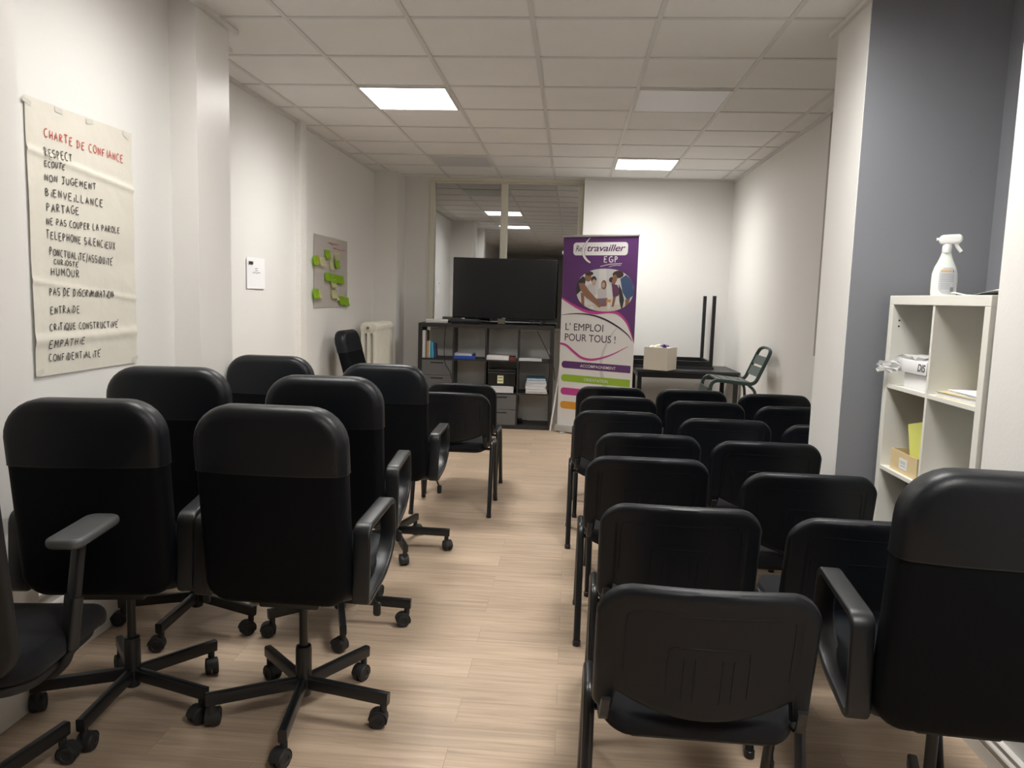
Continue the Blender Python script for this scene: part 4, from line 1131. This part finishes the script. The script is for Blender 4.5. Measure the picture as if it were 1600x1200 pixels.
for z in (.100, .092, .084, .076, .068, .058, .050, .042, .034): label_patch(-.018, .036 if z > .06 else .022, z, z+.002, .0011, m_greyink, 'small_print', lb)
label_patch(.024, .038, .022, .042, .0011, m_greyink, 'small_print', lb); label_patch(.031, .034, .110, .121, .0012, m_ink, 'small_print', lb)
# loose sheet on top
t = shelf_thing('paper_sheet', 'loose white paper sheets lying on top of white shelf near the wall', 'paper', WSM, .60, .05, 1.4905, .12)
bm = B(); wall_sheet(bm, .26, .19, .022, 12, 14, 10, .001)
for v in bm.verts: v.co = Vector((v.co.x-.15, v.co.z, -v.co.y))
obj('sheet', bm, m_paper, t)
WZ = [.038+.3575*k for k in range(4)]      # row floors of the white shelf
# paper reams
t = shelf_thing('paper_ream', 'white wrapped paper ream lying underneath the torn one', 'paper ream', WSM, .235, .03, WZ[3]+.0005, 0)
bm = B(); box(bm, -.105, 0, 0, .105, .297, .062, .004); obj('wrapper', bm, m_paper, t); 
t = shelf_thing('paper_ream', 'torn white paper ream marked DIS with crumpled wrapper, lying on another ream', 'paper ream', WSM, .225, .015, WZ[3]+.064, .03)
bm = B(); box(bm, -.118, 0, 0, .118, .30, .055, .003); obj('wrapper', bm, m_paper, t)
font_mesh('printed_word', 'DIS', .042, m_ink, t, (.048, -.0008, .014), .012, .2, 1, 'LEFT', .062)
bm = B()
rnd = random.Random(4)
# crumpled torn flap sticking out to the left
nx, ny = 8, 7
V = [[bm.verts.new((-.085-.021*i+rnd.uniform(-.006, .006), -.008-.007*min(i, 5)+rnd.uniform(-.006, .006), .034+(j-3)*(.013-.0012*i)-.0045*i+rnd.uniform(-.007, .007))) for j in range(ny)] for i in range(nx)]
for i in range(nx-1):
    for j in range(ny-1): bm.faces.new((V[i][j], V[i+1][j], V[i+1][j+1], V[i][j+1]))
U = [[bm.verts.new((-.110+.028*i+rnd.uniform(-.005, .005), -.004+.03*j, .058+.012*abs(math.sin(1.9*i+1.3*j))+rnd.uniform(0, .006))) for j in range(7)] for i in range(7)]
for i in range(6):
    for j in range(6): bm.faces.new((U[i][j], U[i+1][j], U[i+1][j+1], U[i][j+1]))
bmesh.ops.solidify(bm, geom=bm.faces[:], thickness=.0012)
obj('torn_flap', bm, m_paper, t, False)
# folders in the upper right cell
t = shelf_thing('folder', 'manila folder of papers lying in upper right cell of white shelf', 'folder', WSM, .585, .02, WZ[3]+.0005, .05)
page_block(t, .26, .31, .020, m_manila)
t = shelf_thing('paper_stack', 'white papers lying on the manila folder', 'papers', WSM, .61, .03, WZ[3]+.0215, -.05)
page_block(t, .22, .29, .010, m_paper, 'top_sheet')
# card box
t = shelf_thing('card_box', 'cream cardboard box with small white label in white shelf', 'box', WSM, .215, .02, WZ[2]+.0005, .0)
w_, d_, h_ = .122, .30, .088
bm = B(); box(bm, -w_, 0, 0, w_, d_, .003); box(bm, -w_, 0, .003, w_, .003, h_); box(bm, -w_, d_-.003, .003, w_, d_, h_); box(bm, -w_, .003, .003, -w_+.003, d_-.003, h_); box(bm, w_-.003, .003, .003, w_, d_-.003, h_); obj('body', bm, m_card, t, False)
bm = B(); box(bm, -.035, -.0012, .018, .035, 0, .062); lb = obj('label', bm, m_paper, t, False)
bm = B()
for z in (.050, .042, .032): ribbon(bm, [(-.024+.006*k, z+random.uniform(-.0015, .0015)) for k in range(9)], .002, lambda x, z_: (x, -.0016, z_))
obj('writing', bm, m_greyink, lb, False)
bm = B(); box(bm, -.03, 0, 0, .10, .0015, .20, M=Matrix.Rotation(-.25, 4, 'Y')); o = obj('paper_card', bm, m_lemon, None, False)
l, h = on(WSM, .235, .06, WZ[2]+.015, .1); o.location = l; o.rotation_euler = (0, 0, h); tag(o, 'lemon yellow card standing up in the cardboard box', 'card')
bm = B(); cushion(bm, .10, .12, .05, .03, .02, .004, None, (0, 0, .03), 'xy'); o = obj('tape_dispenser', bm, m_teal)
l, h = on(WSM, .265, .16, WZ[2]+.055, .2); o.location = l; o.rotation_euler = (0, 0, h); tag(o, 'teal rounded object lying in the cardboard box', 'container')
t = shelf_thing('ring_binder', 'dark ring binder standing in lower left cell of white shelf', 'binder', WSM, .20, .06, WZ[1]+.0005, 0)
bm = B(); box(bm, -.035, 0, 0, .035, .28, .315, .003); obj('cover', bm, m_tvframe, t); bm = B(); lathe(bm, [(.012, -.0012), (.012, 0)], 16, (0, 0, .06), 'y'); obj('finger_ring', bm, m_silver, t)
